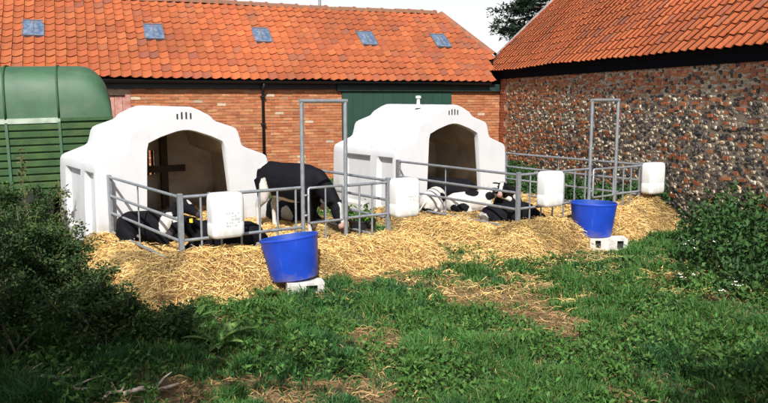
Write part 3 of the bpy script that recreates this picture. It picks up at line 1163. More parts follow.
# ------------------------------------------------------------------ blue tubs and concrete blocks
def tub(loc, tilt, label, rx):
    root = thing('feed_tub', label, 'tub', loc, 0, 'blue feed tubs')
    root.rotation_euler = (R(rx), R(tilt), 0)
    k = MB()
    k.lathe([(0.0, 0.0), (0.24, 0.0), (0.265, 0.012), (0.275, 0.035), (0.33, 0.455), (0.334, 0.470), (0.340, 0.474), (0.340, 0.490), (0.334, 0.498), (0.322, 0.494)], 48)
    k.build('body', 'tub_blue', root, smooth=True, angle=35)
    k = MB()
    k.lathe([(0.322, 0.494), (0.262, 0.04), (0.0, 0.035)], 48)
    k.build('inside', 'tub_inside', root, smooth=True, angle=35)
    return root


def block(loc, rz, size, holes, label, tilt=0.0):
    root = thing('concrete_block', label, 'block', loc, rz, 'concrete blocks under the tubs')
    root.rotation_euler = (0, tilt, rz)
    L, D, Hh = size
    k = MB()
    t = 0.028
    k.span((-L / 2, -D / 2, 0), (L / 2, D / 2, t))
    k.span((-L / 2, -D / 2, Hh - t), (L / 2, D / 2, Hh))
    xs = [-L / 2] + [q for h in holes for q in h] + [L / 2]
    for a, b in zip(xs[0::2], xs[1::2]):
        k.span((a, -D / 2 + 0.002, t), (b, D / 2 - 0.002, Hh - t))
    k.build('body', 'concrete', root)
    for a, b in holes:
        part_box('core', (a, -D / 2 + 0.05, t), (b, D / 2 - 0.05, Hh - t), 'block_hole', root)
    return root


p1 = Vector((-1.03, 8.52, 0))
tub(p1 + Vector((0.0, 0, 0.12)), -8, 'large blue plastic tub tilting on a concrete block before the left pen', -4.5)
block(p1 + Vector((0.13, -0.16, 0.0)), R(14), (0.42, 0.24, 0.13), [(0.0, 0.13)], 'pale hollow concrete block under the tilting blue tub')
p2 = Vector((3.08, 10.98, 0))
tub(p2 + Vector((0.0, 0, 0.17)), 1, 'blue plastic tub standing level before the right pen', -1.5)
block(p2 + Vector((0.17, -0.16, 0.0)), R(-4), (0.54, 0.28, 0.175), [(-0.19, -0.11), (0.12, 0.21)], 'pale concrete block under the level blue tub')

# black bucket of greens by the left pen
bl = thing('feed_bucket', 'black bucket filled with green leaves beside the standing calf', 'bucket', pen_world(0, 3.03, 0.86, 0.12), 0.3)
k = MB()
k.lathe([(0.0, 0.0), (0.16, 0.0), (0.20, 0.30), (0.21, 0.31), (0.21, 0.335), (0.19, 0.335), (0.18, 0.27), (0.0, 0.27)], 28)
k.build('body', 'black_plastic', bl, smooth=True, angle=35)


def leaf_geo(P, D, N, L, W, C, fold=0.25):
    """arrays of leaves -> (verts, faces, cols): pointed leaves of 4 triangles folded along the rib"""
    n = len(P)
    D = D / np.linalg.norm(D, axis=1, keepdims=True)
    S = np.cross(D, N)
    S /= np.linalg.norm(S, axis=1, keepdims=True) + 1e-9
    U = np.cross(S, D)
    L = L[:, None]
    W = W[:, None]
    base = P
    mid = P + D * L * 0.45 - U * W * fold
    le = P + D * L * 0.42 + S * W * 0.5
    ri = P + D * L * 0.42 - S * W * 0.5
    tip = P + D * L - U * L * 0.12
    V = np.stack([base, le, mid, ri, tip], 1).reshape(-1, 3)
    b = np.arange(n)[:, None] * 5
    F = np.concatenate([b + np.array([0, 2, 1]), b + np.array([0, 3, 2]), b + np.array([1, 2, 4]), b + np.array([2, 3, 4])], 0)
    return V, F, np.repeat(C, 5, axis=0)


def rand_dirs(n, zb=0.0):
    d = rng.normal(size=(n, 3))
    d[:, 2] += zb
    return d / np.linalg.norm(d, axis=1, keepdims=True)


def leaf_cols(n, base, spread=0.25, alt=None, pa=0.0):
    c = np.array(base)[None] * (1 + rng.uniform(-spread, spread, (n, 1)))
    c = c * (1 + rng.uniform(-0.10, 0.10, (n, 3)))
    if alt is not None:
        m = rng.random(n) < pa
        c[m] = np.array(alt) * (1 + rng.uniform(-spread, spread, (m.sum(), 1)))
    return np.clip(c, 0.003, 1)


def leaves_obj(name, parent, P, D, L, W, C, m='leaf', kind=None, fold=0.25):
    N = rand_dirs(len(P), 1.2)
    V, F, CC = leaf_geo(P, D, N, L, W, C, fold)
    me = fast_mesh(name, V, F, [m], CC)
    return link(name, me, parent, kind)


n = 260
P = np.stack([rng.normal(0, 0.09, n), rng.normal(0, 0.09, n), 0.27 + np.abs(rng.normal(0, 0.09, n))], 1)
leaves_obj('greens', bl, P, rand_dirs(n, 0.5), rng.uniform(.06, .13, n), rng.uniform(.025, .05, n), leaf_cols(n, (0.10, 0.22, 0.04), 0.4))

# ------------------------------------------------------------------ calves
def loft(k, pts, n=12):
    """pts: (pos, half width, half height[, up])"""
    rings = []
    P_ = [Vector(p[0]) for p in pts]
    for i, p in enumerate(pts):
        t = (P_[min(i + 1, len(P_) - 1)] - P_[max(i - 1, 0)]).normalized()
        ref = Vector((0, 1, 0)) if abs(t.y) < 0.9 else Vector((0, 0, 1))
        side = (ref - t * ref.dot(t)).normalized()
        up = side.cross(t).normalized()
        rings.append([P_[i] + side * math.cos(2 * math.pi * j / n) * p[1] + up * math.sin(2 * math.pi * j / n) * p[2] for j in range(n)])
    k.rings(rings, cap=True)


def head_parts(k, poll, d, size=1.0, roll=Vector((0, 0, 1))):
    """head from the poll along direction d; returns eye and ear places"""
    d = Vector(d).normalized()
    side = d.cross(roll).normalized()
    up = side.cross(d).normalized()
    P0 = Vector(poll)
    s = size
    sec = [(-0.05, 0.0, .055, .06), (0.0, 0.01, .085, .085), (0.07, 0.005, .092, .10), (0.14, -0.01, .082, .092), (0.21, -0.02, .060, .068), (0.27, -0.025, .052, .055), (0.32, -0.03, .056, .055), (0.345, -0.032, .040, .040)]
    rings = []
    n_ = 12
    for t, o, w_, h_ in sec:
        c = P0 + (d * t + up * o) * s
        rings.append([c + side * math.cos(2 * math.pi * j / n_) * w_ * s + up * math.sin(2 * math.pi * j / n_) * h_ * s for j in range(n_)])
    k.rings(rings, cap=True)
    ears = []
    for q in (-1, 1):
        b = P0 + (side * q * 0.07 + up * 0.045 + d * 0.0) * s
        tip = P0 + (side * q * 0.23 + up * 0.02 - d * 0.05) * s
        m_ = (b + tip) / 2 - d * 0.01
        rr_ = []
        for c, w_, h_ in ((b, .028, .018), (m_, .055, .020), (b.lerp(tip, .8), .042, .018), (tip, .012, .01)):
            rr_.append([c + d * math.cos(2 * math.pi * j / 8) * 0.8 * w_ * s + up * (math.sin(2 * math.pi * j / 8) * h_ + 0.6 * math.cos(2 * math.pi * j / 8) * w_) * s for j in range(8)])
        k.rings(rr_, cap=True)
        ears.append((m_, d, side * q, up))
    eyes = [P0 + (d * 0.105 + side * q * 0.079 + up * 0.042) * s for q in (-1, 1)]
    return eyes, ears, d, side, up


def calf(label, loc, rz, pose, base, patches, scale=1.0, head_yaw=0.0, tag_ear=None, head_low=0.0, group='calves', face=None):
    root = thing('calf', label, 'calf', loc, rz, group)
    root.scale = scale if isinstance(scale, tuple) else (scale,) * 3
    k = MB()
    if pose == 'stand':
        loft(k, [((-.62, 0, .80), .07, .10), ((-.57, 0, .79), .14, .16), ((-.45, 0, .79), .19, .20), ((-.22, 0, .72), .215, .255), ((.05, 0, .70), .225, .275), ((.30, 0, .71), .205, .265), ((.46, 0, .74), .16, .22), ((.58, 0, .76), .10, .15)], 16)
        loft(k, [((.22, 0, .73), .14, .19), ((.38, 0, .765), .14, .205), ((.57, 0, .735), .12, .18), ((.74, 0, .61), .095, .145), ((.88, 0, .45), .08, .115)], 12)
        eyes, ears, d, side, up = head_parts(k, (.88, 0, .45), (0.62, -0.15, -0.80), 1.05, Vector((0.8, 0, 0.6)))
        for q in (-1, 1):
            xo = 0.05 * q
            loft(k, [((-.46, .10 * q, .76), .10, .19), ((-.42, .13 * q, .60), .085, .15), ((-.40 + xo, .13 * q, .48), .065, .10), ((-.52 + xo, .12 * q, .36), .04, .055), ((-.51 + xo, .12 * q, .22), .032, .036), ((-.50 + xo, .12 * q, .10), .034, .036), ((-.47 + xo, .12 * q, .055), .036, .042), ((-.46 + xo, .12 * q, .0), .042, .052)])
            loft(k, [((.42, .10 * q, .66), .09, .15), ((.42, .115 * q, .50), .06, .085), ((.43 - xo, .11 * q, .33), .042, .05), ((.43 - xo, .11 * q, .28), .042, .046), ((.43 - xo, .11 * q, .12), .030, .033), ((.44 - xo, .11 * q, .08), .035, .038), ((.45 - xo, .11 * q, .0), .040, .050)])
        loft(k, [((-.60, 0, .88), .03, .03), ((-.67, 0, .80), .025, .025), ((-.69, .01, .6), .02, .02), ((-.68, .02, .42), .03, .03), ((-.67, .02, .28), .012, .012)], 8)
    else:
        # lying with legs folded under
        loft(k, [((-.56, 0, .25), .08, .10), ((-.50, 0, .25), .17, .18), ((-.36, 0, .27), .24, .23), ((-.14, 0, .27), .255, .25), ((.10, 0, .285), .24, .26), ((.30, 0, .30), .20, .25), ((.44, 0, .31), .15, .20), ((.52, 0, .31), .09, .12)], 16)
        Rz = Matrix.Rotation(head_yaw, 3, 'Z')
        nb0 = Vector((.38, 0, .38))

        def hp(p):
            return nb0 + Rz @ (Vector(p) - nb0)
        if pose == 'lie':
            loft(k, [((.34, 0, .38), .13, .17), (hp((.50, 0, .46)), .10, .14), (hp((.60, 0, .58 - head_low * .5)), .085, .115), (hp((.66, 0, .67 - head_low)), .075, .09)], 12)
            hd = Rz @ Vector((0.86, 0, -0.42))
            eyes, ears, d, side, up = head_parts(k, hp((.66, 0, .67 - head_low)), hd, 1.05)
        else:   # asleep, neck laid down along the straw
            loft(k, [((.34, 0, .34), .13, .16), (hp((.52, 0, .30)), .10, .12), (hp((.66, 0, .22)), .085, .10)], 12)
            hd = Rz @ Vector((0.95, 0, -0.22))
            eyes, ears, d, side, up = head_parts(k, hp((.66, 0, .21)), hd, 1.05)
        for q in (-1, 1):
            loft(k, [((.36, .14 * q, .24), .09, .12), ((.50, .16 * q, .13), .055, .065), ((.62, .16 * q, .07), .045, .05), ((.50, .19 * q, .045), .035, .035), ((.36, .20 * q, .04), .03, .03), ((.28, .20 * q, .035), .035, .03)], 10)
            loft(k, [((-.36, .15 * q, .24), .12, .19), ((-.22, .22 * q, .17), .09, .13), ((-.06, .26 * q, .11), .06, .075), ((-.22, .28 * q, .06), .045, .05), ((-.38, .28 * q, .045), .038, .04), ((-.20, .31 * q, .035), .03, .03), ((-.06, .31 * q, .03), .035, .03)], 10)
        loft(k, [((-.54, 0, .34), .03, .03), ((-.62, .05, .22), .025, .025), ((-.62, .16, .06), .022, .022), ((-.5, .26, .03), .028, .025)], 8)
    tmp = k.mesh('body', ['calf_coat'])
    o = link('body', tmp, root)
    md = o.modifiers.new('join', 'REMESH')
    md.mode = 'VOXEL'
    md.voxel_size = 0.0165
    md.use_smooth_shade = True
    sm = o.modifiers.new('soft', 'SMOOTH')
    sm.factor = 0.5
    sm.iterations = 3
    dg = bpy.context.evaluated_depsgraph_get()
    me = bpy.data.meshes.new_from_object(o.evaluated_get(dg))
    o.modifiers.clear()
    o.data = me
    me.name = 'body'
    me.materials.clear()
    me.materials.append(MATS['calf_coat'])
    nv = len(me.vertices)
    co = np.empty(nv * 3, np.float32)
    me.vertices.foreach_get('co', co)
    co = co.reshape(-1, 3)
    BLK, WHT, PNK = np.array([0.006, 0.006, 0.009]), np.array([0.56, 0.54, 0.51]), np.array([0.42, 0.26, 0.21])
    col = np.tile(BLK if base == 'black' else WHT, (nv, 1))
    wob = 0.35 * (fbm(co[:, 0] * 7 + co[:, 2] * 3 + loc[0] * 9, co[:, 1] * 7 - co[:, 2] * 4, 3) - 0.5)
    for (c, r_, w_) in patches:
        q = ((co - np.array(c)) / np.array(r_))
        m_ = np.linalg.norm(q, axis=1) + wob < 1
        col[m_] = {'w': WHT, 'b': BLK, 'p': PNK}[w_]
    rel = co - np.array(ears[0][0])
    P0 = (Vector(eyes[0]) + Vector(eyes[1])) / 2
    rel = co - np.array(P0)
    along = rel @ np.array(d)
    sd_ = rel @ np.array(side)
    upd = rel @ np.array(up)
    near = (np.linalg.norm(rel, axis=1) < 0.34)
    isf = near & (along > -0.08) & (np.abs(sd_) < 0.15)
    if face == 'blaze':
        m_ = isf & (np.abs(sd_) + 0.05 * wob < 0.032) & (upd > -0.05)
        col[m_] = WHT
    elif face == 'white':
        col[isf] = WHT
    elif face == 'spot':
        q = np.hypot(along - 0.0, sd_)
        col[isf & (q < 0.05) & (upd > -0.03)] = WHT
    if face:
        col[isf & (along > 0.185)] = PNK if face != 'spot' else np.array([0.05, 0.04, 0.04])
    at = me.color_attributes.new('Col', 'FLOAT_COLOR', 'POINT')
    arr = np.ones((nv, 4), np.float32)
    arr[:, :3] = col
    at.data.foreach_set('color', arr.ravel())
    for e in eyes:
        b = MB()
        b.lathe([(0.0, -.015), (.010, -.011), (.015, 0), (.010, .011), (0, .015)], 10)
        eo = b.build('eye', 'eye_black', root, smooth=True)
        eo.location = e
    if tag_ear is not None:
        for q in (tag_ear if isinstance(tag_ear, (list, tuple)) else (tag_ear,)):
            m_, dd, ss, uu = ears[q]
            b = MB()
            b.span((-.028, -.006, -.035), (.028, .006, .03))
            eo = b.build('ear_tag', 'tag_yellow', root)
            eo.location = Vector(m_) + dd * 0.035 - uu * 0.02
            eo.rotation_euler = (0, 0, math.atan2(dd.y, dd.x) + math.pi / 2)
    return root


def at_pen(i, x, y, z=0.20):
    return pen_world(i, x, y, z)


# left pen
calf('black calf lying by the left hurdle of the left pen, raised head', (-3.18, 9.95, 0.25), R(-28), 'lie', 'black',
     [((.05, -.25, .14), (.06, .06, .05), 'w'), ((.50, -.02, .34), (.13, .16, .20), 'w')], 0.84, head_yaw=R(25), tag_ear=0, face='spot')
calf('black calf with white forehead spot and yellow ear tag, lying behind the printed feeder', (-1.97, 9.20, 0.24), R(197), 'lie', 'black',
     [((-.5, .2, .1), (.15, .15, .12), 'w')], 0.85, head_yaw=R(42), tag_ear=(0,), head_low=0.08, face='spot')
calf('black calf standing with white hind legs, head down to the bucket', (-1.36, 10.85, 0.23), R(-30), 'stand', 'black',
     [((-.50, -.12, .18), (.15, .12, .36), 'w'), ((-.48, .12, .20), (.15, .12, .30), 'w'), ((-.50, -.06, .96), (.10, .13, .10), 'w'),
      ((-.36, -.18, .56), (.10, .12, .22), 'w'), ((-.12, -.02, .45), (.32, .22, .09), 'w'), ((.43, -.11, .06), (.1, .1, .16), 'w'), ((.43, .11, .06), (.1, .1, .14), 'w')], (0.88, 1.05, 1.06), face='blaze')
calf('black and white calf lying behind the standing calf', (-1.45, 11.66, 0.24), R(-40), 'lie', 'black',
     [((.1, -.2, .2), (.13, .15, .16), 'w'), ((.42, 0, .2), (.14, .2, .18), 'w')], 0.85, head_low=0.10, face='blaze', head_yaw=R(-10))
# right pen
calf('black calf lying in the doorway of the right hutch', (1.22, 13.80, 0.27), R(190), 'lie', 'black', [], 0.86, head_yaw=R(12), head_low=0.04)
calf('white calf with black patches lying curled, rump to the camera, below the hutch doorway', (0.86, 12.72, 0.25), R(68), 'sleep', 'white',
     [((-.1, -.22, .32), (.16, .16, .12), 'b'), ((-.42, .02, .12), (.16, .16, .10), 'b'), ((.3, 0, .4), (.22, .3, .2), 'b'), ((.6, .1, .3), (.3, .3, .3), 'b')], 0.80, head_yaw=R(60))
calf('white calf with black blotches lying, black-patched head to the right', (1.44, 12.58, 0.24), R(12), 'lie', 'white',
     [((-.28, -.2, .16), (.22, .14, .14), 'b'), ((.02, -.1, .52), (.16, .2, .09), 'b'), ((.44, -.12, .42), (.12, .12, .10), 'b'), ((.62, -.08, .55), (.14, .12, .12), 'b')], 0.74, head_yaw=R(-20), head_low=0.16)
calf('black calf with white poll facing the camera beside the hurdle corner', (2.14, 12.98, 0.25), R(-104), 'lie', 'black',
     [((.3, .1, .25), (.14, .2, .16), 'w'), ((.60, 0, .68), (.09, .12, .09), 'w')], 0.80, head_yaw=R(-8), head_low=0.06, face='blaze')
calf('black calf asleep low in the straw behind the right pen corner post', (1.95, 11.60, 0.15), R(6), 'sleep', 'black',
     [((-.56, -.05, .2), (.12, .3, .16), 'w')], 0.80, head_yaw=R(30))

# ------------------------------------------------------------------ green livestock trailer
TR = thing('livestock_trailer', 'green livestock trailer with rounded roof and slatted side behind the left hutch', 'trailer', (-4.69, 13.22, 0), R(20))
TR.rotation_euler = (0, R(-1.2), R(20))
TL, TW = 3.4, 1.75
ZB, ZT = 1.86, 2.76


def tr_section(y0, y1, zb, ht, n=22, rad=0.62):
    out = []
    for j in range(n + 1):
        a = math.pi * j / n
        cx = (y0 + y1) / 2
        hw = (y1 - y0) / 2
        ca, sa = math.cos(a), math.sin(a)
        e = 0.62
        out.append((cx - hw * math.copysign(abs(ca) ** e, ca), zb + ht * abs(sa) ** e))
    return out


k = MB()
st = []
nose = 0.5
for j in range(9):
    t = j / 8
    st.append((-nose * (1 - math.cos(t * math.pi / 2)) if False else -nose + nose * math.sin(t * math.pi / 2), math.cos(t * math.pi / 2) ** 0.75 if t < 1 else 0.0))
rings = [[(x, y, z) for y, z in tr_section(0, TW, ZB, ZT - ZB)] for x in (-TL, -2.4, -1.4)]
for x, s in st:
    rings.append([(x, y, z) for y, z in tr_section(0.06 * (1 - s), TW - 0.06 * (1 - s), ZB, max((ZT - ZB) * s, 0.02))])
k.rings(rings, cap=True, closed=False)
k.build('canopy', 'trailer_green', TR, smooth=True, angle=40)
for x in (-0.86, -1.68, -2.5):
    k = MB()
    k.tube([(x, y, z) for y, z in tr_section(-0.012, TW + 0.012, ZB, ZT - ZB + 0.012)], 0.018, 6)
    k.build('hoop', 'trailer_dark', TR, smooth=True)
k = MB()
k.span((-TL, 0.03, 0.55), (-0.03, 0.06, ZB - 0.02))
k.span((-0.06, 0.06, 0.55), (-0.03, TW - 0.06, ZB - 0.02))
k.span((-TL, TW - 0.06, 0.55), (-0.03, TW - 0.03, ZB - 0.02))
k.span((-TL, 0.06, 0.55), (-TL + 0.03, TW - 0.06, ZB - 0.02))
k.span((-TL, 0.061, 0.50), (-0.06, TW - 0.061, 0.549))
k.build('body', 'trailer_dark', TR)
nslat = 10
for j in range(nslat):
    z0 = 0.56 + j * (ZB - 0.62) / nslat
    kk = MB()
    kk.span((-TL, -0.004 + random.uniform(-.003, .003), z0), (-0.005, 0.029, z0 + (ZB - 0.62) / nslat - 0.028))
    o = kk.build('slat', 'trailer_slat', TR)
    bv(o, 0.008)
k = MB()
k.span((-TL, -0.02, ZB - 0.075), (-0.84, 0.029, ZB + 0.012))
k.build('pale_rail', 'trailer_pale', TR)
k = MB()
k.span((-0.835, -0.018, ZB - 0.05), (0.01, 0.029, ZB + 0.006))
k.build('rail', 'trailer_dark', TR)
for x in (-0.02, -0.86, -1.68, -2.5):
    part_box('stanchion', (x - 0.022, -0.03, 0.5), (x + 0.022, -0.006, ZB - 0.058), 'trailer_green', TR)
for x in (-1.35, -2.15):
    for y in (-0.10, TW + 0.10):
        k = MB()
        k.lathe([(0.0, -0.09), (0.17, -0.09), (0.30, -0.085), (0.325, -0.05), (0.325, 0.05), (0.30, 0.085), (0.17, 0.09), (0.0, 0.09)], 24)
        o = k.build('wheel', 'rubber', TR, smooth=True, angle=40)
        o.location = (x, y, 0.325)
        o.rotation_euler = (R(90), 0, 0)
k = MB()
k.tube([(-TL, 0.5, 0.5), (-TL - 1.1, TW / 2, 0.5)], 0.035, 8)
k.tube([(-TL, TW - 0.5, 0.5), (-TL - 1.1, TW / 2, 0.5)], 0.035, 8)
k.tube([(-TL - 1.05, TW / 2, 0.62), (-TL - 1.05, TW / 2, 0.02)], 0.03, 8)
k.build('drawbar', 'galv_old', TR, smooth=True)

# ------------------------------------------------------------------ straw bedding
sx_ = np.arange(-5.6, 6.0, 0.075)
sy_ = np.arange(7.0, 16.6, 0.075)
SX, SY = np.meshgrid(sx_, sy_)
SH = straw_height(SX, SY)
gz_s = ground_z(SX, SY)
keep = SH > -0.035
idx = np.arange(SX.size).reshape(SX.shape)
kf = keep[:-1, :-1] & keep[:-1, 1:] & keep[1:, 1:] & keep[1:, :-1]
quads = np.stack([idx[:-1, :-1], idx[:-1, 1:], idx[1:, 1:], idx[1:, :-1]], -1)[kf]
used = np.unique(quads)
remap = -np.ones(SX.size, int)
remap[used] = np.arange(len(used))
SV = np.stack([SX, SY, np.maximum(SH, -0.03) + np.minimum(gz_s, 0) * 0.5], -1).reshape(-1, 3)[used]
SQ = remap[quads]


def strands(P, L, W, C, flat=0.55, lift=0.02):
    n = len(P)
    az = rng.uniform(0, 2 * math.pi, n)
    el = rng.normal(0.05, 0.30, n) * flat * 1.6
    D = np.stack([np.cos(az) * np.cos(el), np.sin(az) * np.cos(el), np.sin(el)], 1)
    S = rand_dirs(n)
    S = np.cross(D, S)
    S /= np.linalg.norm(S, axis=1, keepdims=True)
    L, W = L[:, None], W[:, None]
    mid = P + rng.normal(0, 0.012, (n, 3)) + np.array([0, 0, lift])
    a, b = P - D * L / 2, P + D * L / 2
    V = np.stack([a + S * W / 2, a - S * W / 2, mid - S * W / 2, mid + S * W / 2, b - S * W / 2, b + S * W / 2], 1).reshape(-1, 3)
    o = np.arange(n)[:, None] * 6
    F = np.concatenate([o + np.array([0, 1, 2, 3]), o + np.array([3, 2, 4, 5])], 0)
    return V, F, np.repeat(C, 6, axis=0)


ns = 200000
px_ = rng.uniform(-5.4, 5.8, ns * 3)
py_ = rng.uniform(7.1, 16.2, ns * 3)
hh = straw_height(px_, py_)
ok = (hh > -0.03) | ((rng.random(ns * 3) < 0.05) & (py_ > 8.0 + 1.2 * (fbm(px_ * 2, py_ * 2, 2) - 0.5)))
# favour what faces the camera: thin out the far part
ok &= rng.random(ns * 3) < np.clip(1.25 - (py_ - 8) / 9.0, 0.25, 1)
px_, py_, hh = px_[ok][:ns], py_[ok][:ns], hh[ok][:ns]
n = len(px_)
P = np.stack([px_, py_, np.maximum(hh, 0.0) + rng.uniform(-0.005, 0.035, n)], 1)
C = leaf_cols(n, (0.68, 0.48, 0.19), 0.34, (0.34, 0.19, 0.065), 0.28)
C[rng.random(n) < 0.12] = (0.76, 0.60, 0.30)
pat = fbm(px_ * 1.6 + 5, py_ * 1.6 + 77, 3)
C = C * (1.08 - 0.55 * sstep(0.50, 0.72, pat))[:, None]
V, F, CC = strands(P, rng.uniform(.06, .22, n), rng.uniform(.0035, .0070, n), C)
allV = np.concatenate([SV, V])
allF = np.concatenate([SQ, F + len(SV)])
allC = np.concatenate([np.tile((0.30, 0.185, 0.06), (len(SV), 1)) * (0.6 + 0.8 * fbm(SV[:, 0] * 6, SV[:, 1] * 6, 3))[:, None], CC])
s_me = fast_mesh('straw_bedding', allV, allF, ['straw_strand', 'straw_base'], allC)
mi_ = np.zeros(len(allF), np.int32)
mi_[:len(SQ)] = 1
s_me.polygons.foreach_set('material_index', mi_)
tag(link('straw_bedding', s_me), 'thick golden straw bedding spilling out round the pens', 'straw', kind='stuff')

# loose straw scattered over the trodden grass
n0 = 60000
X = rng.uniform(-3.0, 6.5, n0)
Y = rng.uniform(4.8, 12.5, n0)
bmk = bare_mask(X, Y)
ok = (rng.random(n0) < bmk * 0.50 + 0.07) & (straw_height(X, Y) < 0.0)
X, Y = X[ok], Y[ok]
n = len(X)
P = np.stack([X, Y, ground_z(X, Y) + rng.uniform(0.005, 0.03, n)], 1)
V, F, CC = strands(P, rng.uniform(.05, .17, n), rng.uniform(.004, .008, n), leaf_cols(n, (0.34, 0.23, 0.095), 0.4, (0.18, 0.11, 0.05), 0.45), flat=0.3)
tag(link('loose_straw', fast_mesh('loose_straw', V, F, ['straw_strand'], CC)), 'loose straw littered over the trodden grass', 'straw', kind='stuff')

# ------------------------------------------------------------------ grass
def blades(P, L, W, lean, C):
    n = len(P)
    az = rng.uniform(0, 2 * math.pi, n)
    D = np.stack([np.cos(az), np.sin(az), np.zeros(n)], 1)
    fa = rng.uniform(0, 2 * math.pi, n)
    S = np.stack([np.cos(fa), np.sin(fa), np.zeros(n)], 1)
    L, W, lean = L[:, None], W[:, None], lean[:, None]
    Z = np.array([[0, 0, 1.0]])
    p1 = P + Z * L * 0.55 + D * L * lean * 0.30
    p2 = P + Z * L * (1 - 0.35 * lean) + D * L * lean
    V = np.stack([P + S * W / 2, P - S * W / 2, p1 - S * W * 0.42, p1 + S * W * 0.42, p2], 1).reshape(-1, 3)
    o = np.arange(n)[:, None] * 5
    F = np.concatenate([o + np.array([0, 1, 2]), o + np.array([0, 2, 3]), o + np.array([3, 2, 4])], 0)
    cc = np.repeat(C, 5, axis=0)
    return V, F, cc


n0 = 520000
# spread evenly over the picture rather than over the ground
yy = 4.2 * (20.5 / 4.2) ** rng.random(n0)
xx = rng.uniform(-0.62, 0.62, n0) * yy
bmk = bare_mask(xx, yy)
tuft = fbm(xx * 3.6 + 9, yy * 3.6, 4)
ok = (rng.random(n0) > bmk * 0.85) & (straw_height(xx, yy) < 0.02) & (rng.random(n0) < 0.35 + 0.9 * sstep(0.35, 0.6, tuft))
xx, yy, tuft, bmk = xx[ok], yy[ok], tuft[ok], bmk[ok]
n = len(xx)
Lg = (0.04 + 0.13 * sstep(0.42, 0.75, tuft)) * rng.uniform(0.6, 1.35, n) * (1 - 0.4 * bmk)
Cg = leaf_cols(n, (0.060, 0.160, 0.034), 0.30, (0.20, 0.17, 0.06), 0.06)
hue = fbm(xx * 1.2 + 50, yy * 1.2, 3)[:, None]
Cg = Cg * (0.75 + 0.5 * hue) * np.array([1.0, 1.0, 1.0])
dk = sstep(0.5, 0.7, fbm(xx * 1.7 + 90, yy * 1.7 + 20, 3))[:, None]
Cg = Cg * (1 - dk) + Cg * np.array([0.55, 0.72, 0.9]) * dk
P = np.stack([xx, yy, ground_z(xx, yy) - 0.005], 1)
V, F, CC = blades(P, Lg, 0.004 + 0.0011 * yy * rng.uniform(0.7, 1.3, n), rng.uniform(0.15, 0.95, n), Cg)
tag(link('grass', fast_mesh('grass', V, F, ['grass_blade'], CC)), 'rough tufted green grass across the foreground', 'grass', kind='stuff')

# low broad-leaved weeds mixed in the grass
n0 = 7000
yy = 4.6 * (13 / 4.6) ** rng.random(n0)
xx = rng.uniform(-0.5, 0.6, n0) * yy
w_ = fbm(xx * 1.4 + 31, yy * 1.4 + 12, 3)
ok = (w_ > 0.47) & (straw_height(xx, yy) < 0.0) & (bare_mask(xx, yy) < 0.7)
xx, yy = xx[ok], yy[ok]
cnt = 9
n = len(xx) * cnt
bx_, by_ = np.repeat(xx, cnt), np.repeat(yy, cnt)
P = np.stack([bx_ + rng.normal(0, .04, n), by_ + rng.normal(0, .04, n), ground_z(bx_, by_) + rng.uniform(0.01, 0.13, n)], 1)
D = rand_dirs(n, 0.25)
leaves_obj('low_weeds', None, P, D, rng.uniform(.03, .075, n), rng.uniform(.014, .032, n), leaf_cols(n, (0.058, 0.138, 0.028), 0.4, (0.10, 0.18, 0.045), 0.12))
tag(bpy.data.objects['low_weeds'], 'low broad-leaved weeds growing through the grass', 'weeds', kind='stuff')


# ------------------------------------------------------------------ shrubs, nettles, plants
def shrub(loc, h, r_, nleaf, label, base=(0.030, 0.060, 0.018), leaf=(.024, .055), group='shrubs along the left edge', nst=14, alt=(0.07, 0.12, 0.03), pa=0.12, flop=1.0):
    nleaf = int(nleaf * 1.9)
    root = thing('shrub', label, 'shrub', loc, random.uniform(0, 6), group)
    k = MB()
    tips = []
    for j in range(nst):
        a = random.uniform(0, 2 * math.pi)
        rad = r_ * math.sqrt(random.random()) * flop
        hh_ = h * random.uniform(0.55, 1.0) * (1 - 0.25 * rad / r_)
        b0 = Vector((random.uniform(-.12, .12) * r_ * 2, random.uniform(-.12, .12) * r_ * 2, -0.05))
        t1 = Vector((rad * math.cos(a), rad * math.sin(a), hh_))
        mid = b0.lerp(t1, 0.5) + Vector((random.uniform(-.08, .08), random.uniform(-.08, .08), 0.10 * h))
        pts = [b0, b0.lerp(mid, 0.5) + Vector((0, 0, .03)), mid, mid.lerp(t1, 0.55), t1]
        k.tube(pts, [0.012, 0.010, 0.008, 0.006, 0.003], 5)
        tips.append(pts)
        for q in range(4):
            s = random.uniform(0.35, 0.95)
            seg = min(int(s * 4), 3)
            p = pts[seg].lerp(pts[seg + 1], s * 4 - seg)
            e = p + Vector((random.uniform(-1, 1), random.uniform(-1, 1), random.uniform(-0.1, 0.8))) * 0.22 * h
            k.tube([p, p.lerp(e, 0.5) + Vector((0, 0, .02)), e], [0.005, 0.004, 0.002], 4)
            tips.append([p, p.lerp(e, .3), p.lerp(e, .55), p.lerp(e, .8), e])
    k.build('stems', 'stem_green', root, smooth=True)
    P = np.empty((nleaf, 3))
    D = np.empty((nleaf, 3))
    for j in range(nleaf):
        pts = random.choice(tips)
        s = random.random() ** 0.7
        seg = min(int(s * 4), 3)
        p = pts[seg].lerp(pts[seg + 1], s * 4 - seg)
        P[j] = (p.x + random.gauss(0, .035), p.y + random.gauss(0, .035), max(p.z + random.gauss(0, .03), 0.01))
        dv = (pts[4] - pts[0]).normalized()
        D[j] = (dv.x + random.gauss(0, .8), dv.y + random.gauss(0, .8), dv.z * 0.5 + random.gauss(-0.1, .5))
    leaves_obj('foliage', root, P, D, rng.uniform(leaf[0], leaf[1], nleaf), rng.uniform(leaf[0], leaf[1], nleaf) * 0.55, leaf_cols(nleaf, base, 0.4, alt, pa))
    return root


def G(px, py):
    p = on_ground(px, py)
    return (p.x, p.y, 0.0)


